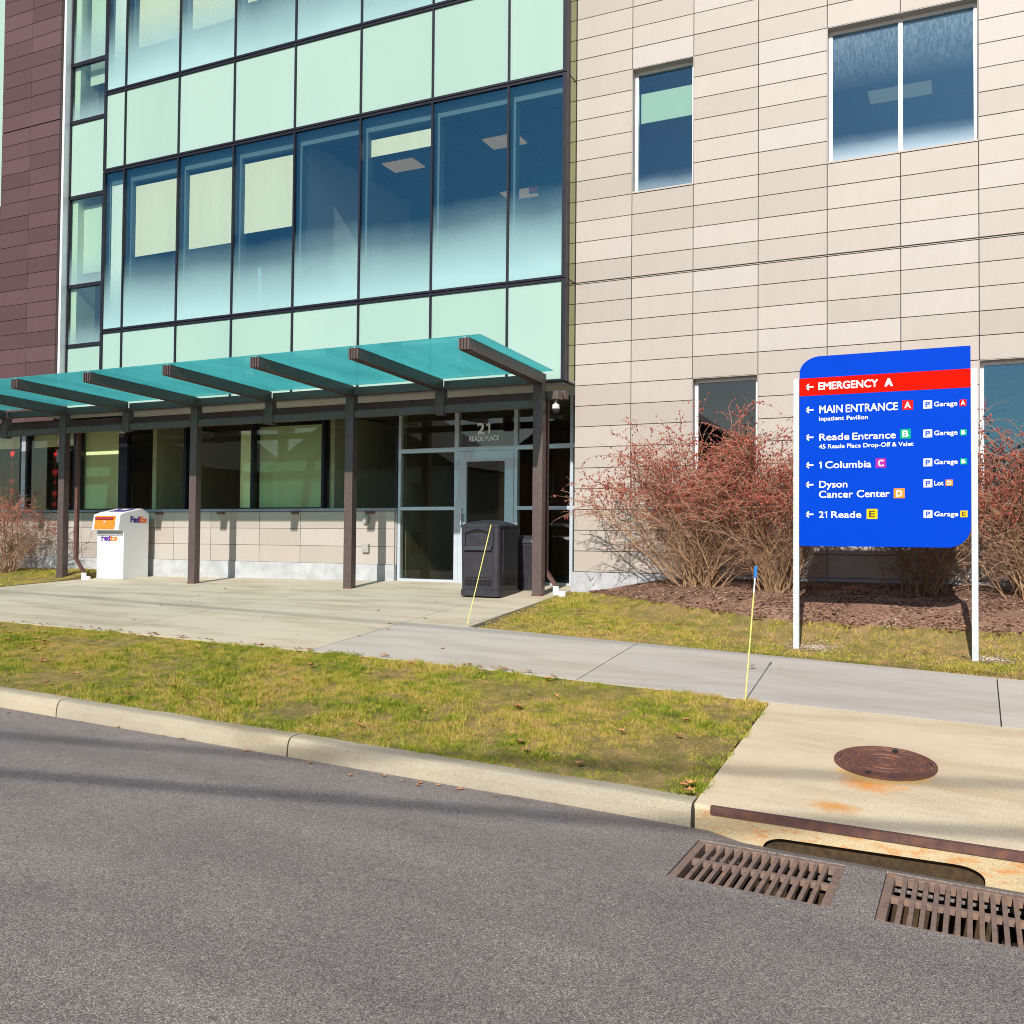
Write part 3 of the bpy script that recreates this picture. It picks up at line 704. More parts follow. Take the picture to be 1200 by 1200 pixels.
# --- projecting glass bay
BY = -.37; CX = [-10.265, -9.72, -8.395, -7.115, -5.80, -4.475, -3.13, -1.81, -.872]; CZ = [3.10, 4.60, 7.62, 9.105, 12.6]
fr = MB(); d0, d1 = BY-.028, BY+.10
for i, x in enumerate(CX):
    hw = .017
    xa, xb = (x, x+.06) if i == 0 else ((x-.06, x) if i == len(CX)-1 else (x-hw, x+hw)); 
    for k in range(4): fr.box(xa, xb, d0, d1, CZ[k]+.04 if k else CZ[0]+.03, CZ[k+1]-.04)
for k, z in enumerate(CZ):
    if k == 0: fr.box(CX[0], CX[-1], d0, d1, z-.0, z+.03)
    else: fr.box(CX[0], CX[-1], d0, d1, z-.040, z-.007); fr.box(CX[0], CX[-1], d0-.002, d1, z+.007, z+.040); fr.box(CX[0], CX[-1], d0+.03, d1, z-.007, z+.007)
bay = fr.build('glass_bay', 'mullion_dark', B)
for i in range(len(CX)-1):
    xa = CX[i]+(.06 if i == 0 else .017); xb = CX[i+1]-(.06 if i == len(CX)-2 else .017)
    for k in range(4):
        sp = k in (0, 2); za_ = CZ[k]+(.04 if k else .03); zb_ = CZ[k+1]-.04
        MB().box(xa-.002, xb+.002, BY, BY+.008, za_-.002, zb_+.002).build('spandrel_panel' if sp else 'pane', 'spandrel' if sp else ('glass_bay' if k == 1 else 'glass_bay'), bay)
# return walls of the bay
for (x, m_) in ((CX[-1], 'glass_side'),):
    for k in range(4): MB().box(x-.008, x-.001, BY+.102, .022, CZ[k]+(.01 if k else .03), CZ[k+1]-.01).build('side_pane', m_, bay)
    e = MB()
    for k in range(4): e.box(x-.05, x+.004, BY+.1005, .022, CZ[k]-.010, CZ[k]+.0095)
    e.box(x-.05, x+.004, BY+.1005, BY+.13, 3.1, 12); e.box(x-.05, x+.004, .0, .026, 3.11, 12); e.build('side_frame', 'mullion_dark', bay)
MB().box(CX[-1]-.09, CX[-1]-.052, BY+.14, .0, 3.12, 12).build('side_lining', 'soffit', bay)
MB().box(CX[0]+.002, CX[0]+.03, BY+.1005, .26, 3.1, 12).build('side_lining', 'white_wall', bay)
# soffits, slabs between floors
MB().box(-11.95, -.87, BY+.105, .75, 3.101, 3.14).build('soffit', 'soffit', B)
MB().box(-10.22, -.95, BY+.13, 6.0, 4.02, 4.28).build('floor_slab', 'carpet', bay); MB().box(-10.22, -.95, BY+.13, .3, 4.28, 4.56).build('sill_wall', 'inner_frame', bay)
MB().box(-10.22, -.95, BY+.13, 6.0, 7.60, 9.08).build('floor_slab', 'ceiling_tile', bay); MB().box(-10.22, -.95, BY+.13, 6.0, 12.4, 12.55).build('floor_slab', 'ceiling_tile', bay)
MB().box(-11.89, -10.225, .30, 6.0, 4.02, 4.28).build('floor_slab', 'carpet', stw); MB().box(-11.89, -10.225, .30, 6.0, 7.60, 9.08).build('floor_slab', 'ceiling_tile', stw); MB().box(-11.89, -10.225, .30, 6.0, 12.3, 12.5).build('floor_slab', 'ceiling_tile', stw)
MB().box(-11.9, -.9, 6.001, 6.05, 4.28, 12).build('back_wall', 'drywall', bay)
MB().box(-.95, -.92, .3, 5.95, 4.28, 12).build('partition', 'drywall', bay); MB().box(-11.98, -11.95, .3, 5.95, 4.28, 12).build('partition', 'drywall', bay)
MB().box(-5.94, -5.84, .03, 3.4, 4.28, 7.60).build('partition', 'partition_pale', bay); MB().box(-5.94, -5.84, .03, 3.4, 9.08, 12).build('partition', 'partition_pale', bay)
# punched inner wall: jamb posts and headers behind the curtain wall
for i, x in enumerate(CX[1:-1]):
    for (a, b) in ((4.56, 7.60), (9.08, 12.0)): MB().box(x-.05, x+.05, BY+.131, -.10, a, b).build('inner_post', 'inner_frame', bay)
for (z0, z1) in ((7.40, 7.599),): MB().box(-10.2, -.93, BY+.135, -.105, z0, z1).build('inner_header', 'inner_frame', bay)
MB().box(-10.22, -9.86, -.22, -.19, 4.6, 7.48).build('added_return', 'white_wall', bay); MB().box(-10.22, -9.86, -.22, -.19, 9.1, 12.3).build('added_return', 'white_wall', bay)  # added pale panels facing the sun, standing in for the lit side wall
def bl(i, z0, z1, dx=.056): MB().box(CX[i]+dx, CX[i+1]-.056, -.150, -.145, z0, z1).build('blind', 'blind_upper', bay)
bl(1, 6.00, 7.33); bl(2, 5.98, 7.33); bl(3, 6.10, 7.33); bl(5, 7.02, 7.30)
bl(1, 9.95, 12); bl(2, 10.0, 12); bl(3, 10.2, 12); bl(4, 10.15, 12); bl(5, 9.6, 12)
for (x, y) in ((-4.9, 1.6), (-2.75, 1.4), (-3.6, 3.8), (-1.7, 3.2), (-8.6, 2.0)): MB().box(x-.32, x+.32, y-.22, y+.22, 7.575, 7.597).build('ceiling_light', 'lamp_panel', bay)
ex = MB().box(-2.97, -2.77, 2.88, 2.90, 7.20, 7.34).build('exit_sign', 'ceiling_frame', bay); lettering('EXIT', -2.95, -2.79, 7.23, .08, 2.879, 'exit_red', bay, .03)

# --- ground floor: low wall, ribbon windows
LY = .47
low = MB().box(-17.2, -4.285, LY+.03, LY+.25, -.2, 1.25).build('base_wall', 'joint_dark', B)
MB().box(-17.2, -4.275, LY-.022, LY+.20, -.25, .350).build('plinth', 'plinth', low)
LX = [-17.2, -15.6, -14.2, -13.3, -12.31, -11.65, -10.9, -10.05, -9.2, -8.287, -7.146, -6.233, -5.27, -4.285]
for r in range(3):
    for a, b in zip(LX[:-1], LX[1:]):
        me = box_mesh('panel', b-a-.008, .03, .2945, .002); place('panel', me, 'tan_panel', low, (a+.004, LY, .353+r*.300))
MB().box(-4.284, -4.262, LY+.03, LY+.24, .352, 1.25).build('end_panel', 'tan_panel', low)
MB().box(-17.2, -4.255, LY-.03, LY+.16, 1.2535, 1.300).build('sill', 'sill_blue', low)
for (a, b) in ((-9.65, -9.47), (-8.125, -7.96), (-6.42, -6.27), (-4.855, -4.68)):
    MB().box(a, b, LY-.035, LY-.002, 1.205, 1.250).build('step_light', 'downspout', low, bevel=.006)
for (a, b, z0, z1) in ((-4.89, -4.785, 1.035, 1.175), (-4.905, -4.77, .548, .695)):
    MB().box(a, b, LY-.055, LY-.002, z0, z1).build('outlet_cover', 'outlet', low, bevel=.012)
rib = MB(); MX = [(-17.2, -17.1), (-15.5, -15.3), (-13.565, -13.33), (-11.97, -11.80), (-10.71, -10.48), (-9.02, -8.955), (-7.40, -7.34), (-5.825, -5.77), (-4.295, -4.262)]
for (a, b) in MX: rib.box(a, b, LY+.03, LY+.15, 1.302, 3.05)
rib.box(-17.2, -4.262, LY+.03, LY+.15, 2.99, 3.10)
rbo = rib.build('ribbon_window', 'mullion_dark', B)
MB().box(-13.50, -13.38, LY+.024, LY+.03, 1.302, 3.0).build('mullion_cover', 'aluminium', rbo)
for (a, b) in zip(MX[:-1], MX[1:]): MB().box(a[1], b[0], LY+.08, LY+.088, 1.302, 2.99).build('pane', 'glass_low', rbo)
def lb(x0, x1, z0, z1, m_='blind_green'): MB().box(x0, x1, LY+.20, LY+.205, z0, z1).build('blind', m_, rbo)
lb(-11.85, -10.74, 1.33, 3.0); lb(-13.35, -11.95, 2.62, 2.90); lb(-15.3, -13.56, 2.62, 2.90); lb(-7.78, -7.40, 1.33, 2.75); lb(-7.33, -5.84, 1.33, 2.80, 'blind_green_shaded')
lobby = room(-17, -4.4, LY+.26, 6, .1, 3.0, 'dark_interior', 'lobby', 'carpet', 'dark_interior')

for x in (-9.95, -5.72): MB().box(x-.1, x, LY+.27, 3.6, .1, 2.98).build('partition', 'pale_wall', lobby)
# --- entrance storefront
EY_ = .55
ent = MB()
def bar(x0, x1, z0, z1, y0=EY_-.03, y1=EY_+.07): ent.box(x0, x1, y0, y1, z0, z1)
VX = [(-4.255, -4.205), (-3.180, -3.105), (-2.105, -2.045), (-1.15, -1.10), (-.90, -.869)]
for (a, b) in VX: bar(a, b, .05, 3.10)
HR = [(.066, .125), (1.262, 1.318), (2.215, 2.285), (3.03, 3.10)]
for i, (a, b) in enumerate(zip(VX[:-1], VX[1:])):
    for k, (z0, z1) in enumerate(HR):
        if i == 1 and k < 2: continue
        bar(a[1], b[0], z0, z1)
sf = ent.build('storefront', 'door_alu', B)
for i, (a, b) in enumerate(zip(VX[:-1], VX[1:])):
    for k in range(3):
        if i == 1 and k < 2: continue
        MB().box(a[1]-.002, b[0]+.002, EY_, EY_+.008, HR[k][1]-.002, HR[k+1][0]+.002).build('pane', 'glass_low', sf)
lettering('2', -2.785, -2.645, 2.482, .185, EY_-.0004, 'sign_white', sf, .03); numeral_one(-2.625, -2.545, 2.482, .185, EY_-.0004, 'sign_white', sf); lettering('READE PLACE', -2.925, -2.385, 2.375, .085, EY_-.0004, 'sign_white', sf, .03)
dr = MB()
dx0, dx1, dz0, dz1 = -3.100, -2.110, .062, 2.21
dr.box(dx0, dx0+.145, .515, .565, dz0, dz1); dr.box(dx1-.155, dx1, .515, .565, dz0, dz1); dr.box(dx0+.145, dx1-.155, .515, .565, 2.045, dz1); dr.box(dx0+.145, dx1-.155, .515, .565, dz0, .36)
door = dr.build('door', 'door_alu', B)
MB().box(dx0+.143, dx1-.153, .535, .543, .358, 2.047).build('pane', 'glass_low', door)
hd = MB(); hd.tube([(-3.02, .515, 1.28), (-3.02, .455, 1.26), (-3.02, .455, 1.02), (-3.02, .515, 1.0)], .012, 8); hd.build('handle', 'aluminium', door)
MB().box(-3.065, -2.985, .500, .5145, 1.07, 1.20).build('lock_box', 'sill_blue', door, bevel=.006)
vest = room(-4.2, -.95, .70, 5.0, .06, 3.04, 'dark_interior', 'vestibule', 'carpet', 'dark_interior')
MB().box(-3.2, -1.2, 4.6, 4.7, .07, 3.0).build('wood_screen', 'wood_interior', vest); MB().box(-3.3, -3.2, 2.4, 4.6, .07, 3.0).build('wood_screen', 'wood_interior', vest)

# ------------------------------------------------------------------ canopy
CP = thing('entrance_canopy', 'teal glass canopy on dark brown steel posts in front of the entrance', 'canopy', (-5.5, -.61, 0))
PYc = -.61; PXs = [-1.165, -4.42, -7.65, -10.88, -14.11]
slope = (3.20-3.285)/(2.33)
gz = lambda y: 3.285+slope*(y+2.90)
for x in PXs:
    z0 = float(zg(x, PYc))-.02
    p = MB().box(x-.075, x+.075, PYc-.065, PYc+.065, z0, gz(PYc)-.02).build('post', 'canopy_steel', CP, bevel=.006)
    MB().box(x-.078, x+.078, PYc-.068, PYc+.068, z0, z0+.045).build('rusty_foot', 'rust_angle', p)
xs_b = sorted(PXs+[(a+b)/2 for a, b in zip(PXs[:-1], PXs[1:])])
for x in xs_b:
    mb = MB(); y0, y1 = -2.905, PYc-.066
    bw = .148
    mb2 = MB(); mb2.hexa([(x-bw/2+.012, y0+.02, gz(y0)-.155), (x+bw/2-.012, y0+.02, gz(y0)-.155), (x+bw/2-.012, y1, gz(y1)-.165), (x-bw/2+.012, y1, gz(y1)-.165)], [(x-bw/2+.012, y0+.02, gz(y0)-.032), (x+bw/2-.012, y0+.02, gz(y0)-.032), (x+bw/2-.012, y1, gz(y1)-.032), (x-bw/2+.012, y1, gz(y1)-.032)])
    core = mb2.build('beam', 'canopy_steel', CP)
    for k in range(4):
        xa = x-bw/2+k*(bw-.022)/3
        f = MB(); f.hexa([(xa, y0, gz(y0)-.162), (xa+.022, y0, gz(y0)-.162), (xa+.022, y1, gz(y1)-.172), (xa, y1, gz(y1)-.172)], [(xa, y0, gz(y0)-.018), (xa+.022, y0, gz(y0)-.018), (xa+.022, y1, gz(y1)-.018), (xa, y1, gz(y1)-.018)])
        f.build('plate', 'canopy_steel', core)
    if x not in PXs:
        MB().box(x-.075, x+.075, PYc-.062, PYc+.062, 2.66, gz(PYc)-.16).build('hanger', 'canopy_steel', CP, bevel=.005)
girder = MB()
for a, b in zip(xs_b[:-1], xs_b[1:]): girder.box(a+.078, b-.078, PYc-.05, PYc+.05, 3.045, gz(PYc)-.035); girder.box(a+.078, b-.078, PYc-.058, PYc-.05, 3.045, 3.065)
girder.build('girder', 'canopy_steel', CP)
tie = MB()
for a, b in zip(xs_b[:-1], xs_b[1:]): tie.box(a+.078, b-.078, PYc-.045, PYc+.045, 2.69, 2.80)
tie.build('tie_beam', 'canopy_steel', CP)
gut = MB().box(-14.2, -.90, -.30, -.17, 2.85, 2.97).build('gutter', 'canopy_steel', CP)
MB().box(-1.088, -.915, -.52, -.34, 2.82, 2.94).build('bracket', 'canopy_steel', CP, bevel=.005)
for a, b in zip(xs_b[:-1], xs_b[1:]):
    xa, xb = a+.003, (b-.003 if b < -1.2 else -.95)
    y0, y1 = -2.88, -.635
    mb = MB(); mb.hexa([(xa, y0, gz(y0)), (xb, y0, gz(y0)), (xb, y1, gz(y1)), (xa, y1, gz(y1))], [(xa, y0, gz(y0)+.014), (xb, y0, gz(y0)+.014), (xb, y1, gz(y1)+.014), (xa, y1, gz(y1)+.014)])
    mb.build('glass_panel', 'canopy_glass', CP)
for x in xs_b[2:]:
    for y in (-2.80, -1.75, -.72): MB().lathe([(.032, -.002), (.032, .010), (.018, .016)], (x+.0, y, gz(y)+.0145), 12).build('glass_clamp', 'aluminium', CP)
rails = MB()
for x in xs_b: rails.hexa([(x-.02, -2.88, gz(-2.88)-.017), (x+.02, -2.88, gz(-2.88)-.017), (x+.02, -.64, gz(-.64)-.017), (x-.02, -.64, gz(-.64)-.017)], [(x-.02, -2.88, gz(-2.88)-.002), (x+.02, -2.88, gz(-2.88)-.002), (x+.02, -.64, gz(-.64)-.002), (x-.02, -.64, gz(-.64)-.002)])
rails.build('glazing_rail', 'aluminium', CP)
def downspout(x, y, zt, dx):
    z0 = float(zg(x+dx, y-.1))
    d = MB().hexa([(x-.035, y-.03, .36), (x+.035, y-.03, .36), (x+.035, y+.03, .36), (x-.035, y+.03, .36)], [(x-.035, y-.03, zt), (x+.035, y-.03, zt), (x+.035, y+.03, zt), (x-.035, y+.03, zt)])
    d.hexa([(x+dx-.035, y-.03, z0+.13), (x+dx+.04, y-.03, z0+.11), (x+dx+.04, y+.03, z0+.11), (x+dx-.035, y+.03, z0+.13)], [(x-.035, y-.029, .359), (x+.035, y-.029, .359), (x+.035, y+.029, .359), (x-.035, y+.029, .359)])
    ds = d.build('downspout', 'downspout', CP)
    MB().lathe([(.045, -.05), (.045, .125), (.038, .125), (.038, .0)], (x+dx, y, z0), 18).build('drain_pipe', 'pvc', ds)
    MB().lathe([(.065, -.05), (.065, .055), (.05, .06)], (x+dx+.10, y-.02, z0), 18).build('cleanout_cap', 'pvc', ds)
downspout(-10.72, -.44, 2.9, .22); downspout(-1.14, -.42, 2.85, .17)

def dome_cam(x, y, zt, label):
    t = thing('security_camera', label, 'camera', (x, y, zt), 'dome cameras under the canopy')
    MB().lathe([(.022, 0), (.022, -.06), (.05, -.065), (.058, -.12), (.058, -.135)], (x, y, zt), 16).build('housing', 'cam_white', t, smooth=True)
    MB().lathe([(.052, -.135), (.050, -.165), (.036, -.195), (.012, -.205)], (x, y, zt), 16).build('dome', 'cam_dark', t, smooth=True)
dome_cam(-.99, -.43, 2.82, 'small white dome camera under the canopy bracket beside the tan wall')
dome_cam(-9.62, -.42, 2.80, 'small white dome camera under the canopy above the drop box')
MB().box(-9.9, -9.3, -.47, -.36, 2.80, 2.83).build('camera_bracket', 'canopy_steel', CP)

# ------------------------------------------------------------------ heart garlands in the far-left window
def heart(s):
    return [(s*.0625*16*math.sin(t)**3*.55, s*.0625*(13*math.cos(t)-5*math.cos(2*t)-2*math.cos(3*t)-math.cos(4*t))*.55) for t in [2*math.pi*i/22 for i in range(22)]]
def garland(x, items, label):
    y = LY+.18; t = thing('heart_garland', label, 'garland', (x, y, 1.35), 'red heart garlands in the window')
    MB().tube([(x, y, 2.95), (x, y, 1.33)], .004, 5).build('string', 'heart_red', t)
    for (z, s, sq) in items:
        mb = MB().prism([(x+px*sq, z+pz) for px, pz in heart(s)], .02, 'y', y-.016); mb.build('heart', 'heart_red', t)
garland(-12.66, [(2.44, .13, .6), (2.08, .17, 1.0), (1.88, .08, .7), (1.64, .15, .8), (1.42, .12, .9)], 'string of red paper hearts in the pane beside the first canopy post')
garland(-13.97, [(2.50, .15, .8), (2.28, .10, .5), (1.92, .15, .9), (1.72, .14, 1)], 'string of red paper hearts in the pane at the far left edge')
garland(-13.62, [(1.66, .11, .9)], 'single low red paper heart beside the window mullion')

# ------------------------------------------------------------------ courier drop box
fx0, fx1, fy0, fy1 = -10.335, -9.660, -.31, .30; fz = float(zg(-10., -.25))+.002
FB = thing('drop_box', 'white courier drop box with an orange drawer beside the first canopy posts', 'drop box', (-10.0, 0, fz))
prof = [(fy1, fz), (fy1, fz+1.235), (fy1-.17, fz+1.315), (fy0+.06, fz+1.235), (fy0-.075, fz+1.19), (fy0-.115, fz+.905), (fy0+.01, fz+.885), (fy0+.01, fz)]
MB().prism(prof, fx1-fx0, 'x', fx0).build('body', 'box_white', FB, bevel=.008)
MB().box(fx0+.01, fx1-.01, fy0-.002, fy0+.03, fz+.80, fz+.875).build('front_strip', 'aluminium', FB)  # grey strip across the front, below the hood
q0 = lambda t: (fy0-.116+.040*t, fz+.915+.265*t)
a0, a1 = q0(.02), q0(.95)
dw = MB().hexa([(fx0+.06, a0[0]-.014, a0[1]), (fx1-.10, a0[0]-.014, a0[1]), (fx1-.10, a0[0]+.02, a0[1]), (fx0+.06, a0[0]+.02, a0[1])], [(fx0+.06, a1[0]-.014, a1[1]), (fx1-.10, a1[0]-.014, a1[1]), (fx1-.10, a1[0]+.02, a1[1]), (fx0+.06, a1[0]+.02, a1[1])]).build('drawer', 'orange', FB, bevel=.006)
b0 = q0(.78); MB().box(fx0+.08, fx1-.14, b0[0]-.045, b0[0]-.006, b0[1]-.022, b0[1]+.022).build('handle', 'slot_dark', dw, bevel=.008)
b1 = q0(.5); k = MB(); k.lathe([(.026, -.002), (.026, .008), (.018, .012)], (0, 0, 0), 16); k.v = [((fx0+fx1)/2-.02+x, b1[0]-.015-z, b1[1]+y) for x, y, z in k.v]; k.build('lock', 'aluminium', dw)
pu = MB()
for (u0_, u1_, v0, v1) in ((.18, .36, .15, .85), (.40, .62, .15, .5), (.66, .92, .12, .88)):
    pa = lambda u, v: (fx0+.06+(fx1-fx0-.12)*u, fy0+.06+(fy1-.17-fy0-.06)*v, fz+1.236+.08*v+.001)
    P = [pa(u0_, v0), pa(u1_, v0), pa(u1_, v1), pa(u0_, v1)]; pu.hexa(P, [(x, y-.001, z+.002) for x, y, z in P])
pu.build('top_label', 'purple', FB)
def logo(x0, x1, zb, cap, plane, axis):
    xm = x0+(x1-x0)*.56
    lettering('Fed', x0, xm-.004, zb, cap, plane, 'purple', FB, .06, .0015, axis); lettering('Ex', xm, x1, zb, cap, plane, 'logo_orange', FB, .06, .0015, axis)
logo(fx0+.11, fx0+.53, fz+.70, .12, fy0+.0095, 'y'); logo(-.15, .245, fz+1.045, .12, fx1+.0005, 'x')

# ------------------------------------------------------------------ bins
bz = float(zg(-1.9, -.8))+.002
BN1 = thing('trash_bin', 'large dark grey trash bin with arched hood opening in front of the door', 'trash bin', (-1.88, -.72, bz))
def rrect(x0, x1, y0, y1, r, n=5):
    p = []
    for (cx, cy, a) in ((x1-r, y0+r, -90), (x1-r, y1-r, 0), (x0+r, y1-r, 90), (x0+r, y0+r, 180)):
        for i in range(n+1): t = math.radians(a+90*i/n); p.append((cx+r*math.cos(t), cy+r*math.sin(t)))
    return p
def loft(mb, rings):
    n = len(rings[0]); k = len(mb.v)
    for r in rings: mb.v += [tuple(q) for q in r]
    for i in range(len(rings)-1):
        for j in range(n): mb.f.append((k+i*n+j, k+i*n+(j+1) % n, k+(i+1)*n+(j+1) % n, k+(i+1)*n+j))
    mb.f += [tuple(range(k+n-1, k-1, -1)), tuple(range(k+(len(rings)-1)*n, k+len(rings)*n))]
    return mb
X0, X1, Y0, Y1 = -2.20, -1.572, -1.06, -.36
lv = lambda ins, z, r=.06: [(x, y, bz+z) for x, y in rrect(X0+ins, X1-ins, Y0+ins, Y1-ins, r)]
loft(MB(), [lv(.004, 0), lv(0, .01), lv(0, .085), lv(.012, .095)]).build('base', 'bin_black', BN1)
loft(MB(), [lv(.014, .096), lv(.012, .12), lv(.006, .60), lv(.0, .985), lv(-.002, .99)]).build('body', 'bin_black', BN1)
dome = []
for (ins, z) in ((-.006, .985), (-.008, 1.0), (-.002, 1.012)): dome.append(lv(ins, z))
rg = [(x, y) for x, y in rrect(X0+.0, X1-.0, Y0+.0, Y1-.0, .06)]
for s_, zz in ((.92, .0), (.7, .012), (.4, .022), (.1, .026)):
    dome.append([((X0+X1)/2+(x-(X0+X1)/2)*s_, (Y0+Y1)/2+(y-(Y0+Y1)/2)*s_, bz+1.014+zz+.050*(1-((x-(X0+X1)/2)*s_/((X1-X0)/2))**2)) for x, y in rg])
loft(MB(), dome).build('lid', 'bin_black', BN1, smooth=False)
# arched hood frame, flap and recessed panels on the street side and the right side
def archpoly(x0, x1, z0, z1, rise, n=10):
    return [(x0, z0)]+[(x1, z0)]+[(x1+(x0-x1)*i/n, z1+rise*math.sin(math.pi*i/n)) for i in range(n+1)]
MB().prism(archpoly(X0+.09, X1-.12, bz+.70, bz+.905, .05), .012, 'y', Y0-.008).build('hood_recess', 'hole_black', BN1)
MB().prism(archpoly(X0+.11, X1-.14, bz+.715, bz+.87, .03), .02, 'y', Y0-.018).build('flap', 'bin_black', BN1, bevel=.004)
o_ = archpoly(X0+.06, X1-.09, bz+.70, bz+.945, .055); i_ = archpoly(X0+.10, X1-.13, bz+.70, bz+.900, .05)
fm = MB()
n = len(o_); 
for i in range(1, n): 
    j = (i+1) % n
    fm.hexa([(o_[i][0], Y0-.025, o_[i][1]), (o_[j][0], Y0-.025, o_[j][1]), (i_[j][0], Y0-.025, i_[j][1]), (i_[i][0], Y0-.025, i_[i][1])], [(o_[i][0], Y0, o_[i][1]), (o_[j][0], Y0, o_[j][1]), (i_[j][0], Y0, i_[j][1]), (i_[i][0], Y0, i_[i][1])])
fm.build('hood_frame', 'bin_black', BN1)
MB().hexa([(X0+.075, Y0-.05, bz+.655), (X1-.105, Y0-.05, bz+.655), (X1-.105, Y0+.01, bz+.640), (X0+.075, Y0+.01, bz+.640)], [(X0+.085, Y0-.022, bz+.715), (X1-.115, Y0-.022, bz+.715), (X1-.115, Y0+.01, bz+.715), (X0+.085, Y0+.01, bz+.715)]).build('chute_lip', 'bin_black', BN1)
MB().box(X0+.08, X1-.11, Y0-.004, Y0+.012, bz+.27, bz+.625).build('front_panel', 'bin_black', BN1, bevel=.003)
MB().box(X1-.012, X1+.005, Y0+.13, Y1-.09, bz+.30, bz+.94).build('side_panel', 'bin_black', BN1, bevel=.003)
for i in range(7):
    for k in range(2):
        a = X0+.085+i*.062; z = bz+.155+k*.05
        MB().box(a, a+.045, Y0-.003, Y0+.012, z, z+.032).build('lattice_cell', 'hole_black', BN1)
for i in range(6):
    for k in range(2):
        a = Y0+.14+i*.075; z = bz+.155+k*.06
        MB().box(X1-.01, X1+.0045, a, a+.05, z, z+.04).build('lattice_cell', 'hole_black', BN1)

b2z = float(zg(-1.55, -.1))+.002
BN2 = thing('trash_bin', 'smaller black wheeled bin with domed lid half hidden behind the large bin', 'trash bin', (-1.62, -.02, b2z))
cxx, cyy = -1.60, -.02
def lv2(hx, hy, z, r=.06): return [(x, y, b2z+z) for x, y in rrect(cxx-hx, cxx+hx, cyy-hy, cyy+hy, r)]
loft(MB(), [lv2(.13, .14, 0), lv2(.19, .20, .64), lv2(.205, .215, .65), lv2(.205, .215, .69)]).build('body', 'bin_black', BN2)
loft(MB(), [lv2(.215, .225, .692), lv2(.22, .23, .70), lv2(.21, .22, .755), lv2(.15, .16, .80), lv2(.05, .06, .815)]).build('lid', 'bin_black', BN2)
MB().tube([(cxx+.215, cyy-.14, b2z+.70), (cxx+.265, cyy-.14, b2z+.715), (cxx+.265, cyy+.14, b2z+.715), (cxx+.215, cyy+.14, b2z+.70)], .014, 6).build('handle', 'bin_black', BN2)
MB().box(cxx+.172, cxx+.196, cyy-.195, cyy-.13, b2z+.50, b2z+.545).build('sticker', 'white_paint', BN2)

# ------------------------------------------------------------------ driveway stakes
def stake(base, topp, label, cap):
    t = thing('marker_stake', label, 'marker stake', base, 'yellow snow marker stakes')
    b = Vector(base); tp = Vector(topp)
    MB().tube([b-(tp-b)*.05, b+(tp-b)*(.80 if cap else 1)], .0055, 8).build('rod', 'stake_yellow', t)
    if cap:
        MB().tube([b+(tp-b)*.80, b+(tp-b)*.92], .006, 8).build('reflector', 'white_paint', t)
        MB().tube([b+(tp-b)*.91, b+(tp-b)*.925, b+(tp-b)*.985, b+(tp-b)], [.008, .012, .012, .006], 8).build('cap', 'stake_blue', t)
stake((2.765, -5.27, float(zg(2.765, -5.27))), (2.852, -5.28, .616), 'thin yellow marker stake with a blue tip at the corner of the verge', True)
stake((-.985, -3.08, float(zg(-.985, -3.08))), (-.69, -3.06, .975), 'thin yellow marker stake leaning in front of the large trash bin', False)

# ------------------------------------------------------------------ wayfinding sign
sx0, sx1, szb, szt, SYf = 2.845, 4.430, .767, 2.700, -3.05
SG = thing('wayfinding_sign', 'blue hospital direction sign with a red emergency band on two white posts', 'sign', (3.64, -3.05, -.28))
for (a, b) in ((2.785, 2.842), (4.433, 4.490)):
    xc = (a+b)/2; zb_ = float(zl(xc, -3.05))-.25
    p = MB().box(a, b, SYf-.028, SYf+.032, zb_, 2.482).build('post', 'post_white', SG, bevel=.003)
pts = [(sx0, szb)]; R_ = .205
pts.append((sx1-R_, szb)); pts += [(sx1-R_+R_*math.sin(math.pi/2*i/10), szb+R_-R_*math.cos(math.pi/2*i/10)) for i in range(1, 11)]
pts.append((sx1, szt)); R2 = .165
pts += [(sx0+R2*1.25-R2*1.25*math.sin(math.pi/2*i/10), szt-R2+R2*math.cos(math.pi/2*i/10)) for i in range(0, 11)]
pan = MB().prism(pts, .05, 'y', SYf-.02).build('panel', 'sign_blue', SG)
PF = SYf-.02
MB().box(sx0+.0005, sx1-.0005, PF-.0016, PF+.002, 2.300, 2.480).build('red_band', 'sign_red', pan)
def arrow(x0, zc_, plane=PF-.0005, s=.08):
    t = .0075; d = .0015; mb = MB()
    mb.box(x0+.006, x0+s, plane-d, plane, zc_-t, zc_+t)
    for sg in (1, -1):
        P = [(x0, zc_), (x0+.011, zc_-.0105*sg), (x0+.040, zc_+.0245*sg), (x0+.0295, zc_+.035*sg)]
        mb.prism(P, .0016, 'y', plane-.0017)
    mb.build('arrow', 'sign_white', pan)
for z in (2.390, 2.155, 1.874, 1.590, 1.391, 1.089): arrow(2.903, z, PF-(.0018 if z > 2.3 else .0005))
def L(t, x0, x1, zb, cap, m_='sign_white', bold=.016, off=.0005): lettering(t, x0, x1, zb, cap, PF-off, m_, pan, bold, .0012)
L('EMERGENCY', 3.032, 3.601, 2.354, .076, off=.0018, bold=.028); L('A', 3.662, 3.737, 2.352, .080, off=.0018, bold=.06)
L('MAIN', 3.040, 3.266, 2.116, .077); L('ENTRANCE', 3.296, 3.784, 2.114, .077); L('Inpatient', 3.038, 3.281, 2.039, .042, bold=.014); L('Pavilion', 3.305, 3.504, 2.037, .042, bold=.014)
L('Reade', 3.040, 3.330, 1.838, .069); L('Entrance', 3.360, 3.764, 1.836, .069); L('45 Reade Place Drop-Off & Valet', 3.038, 3.924, 1.756, .042, bold=.014)
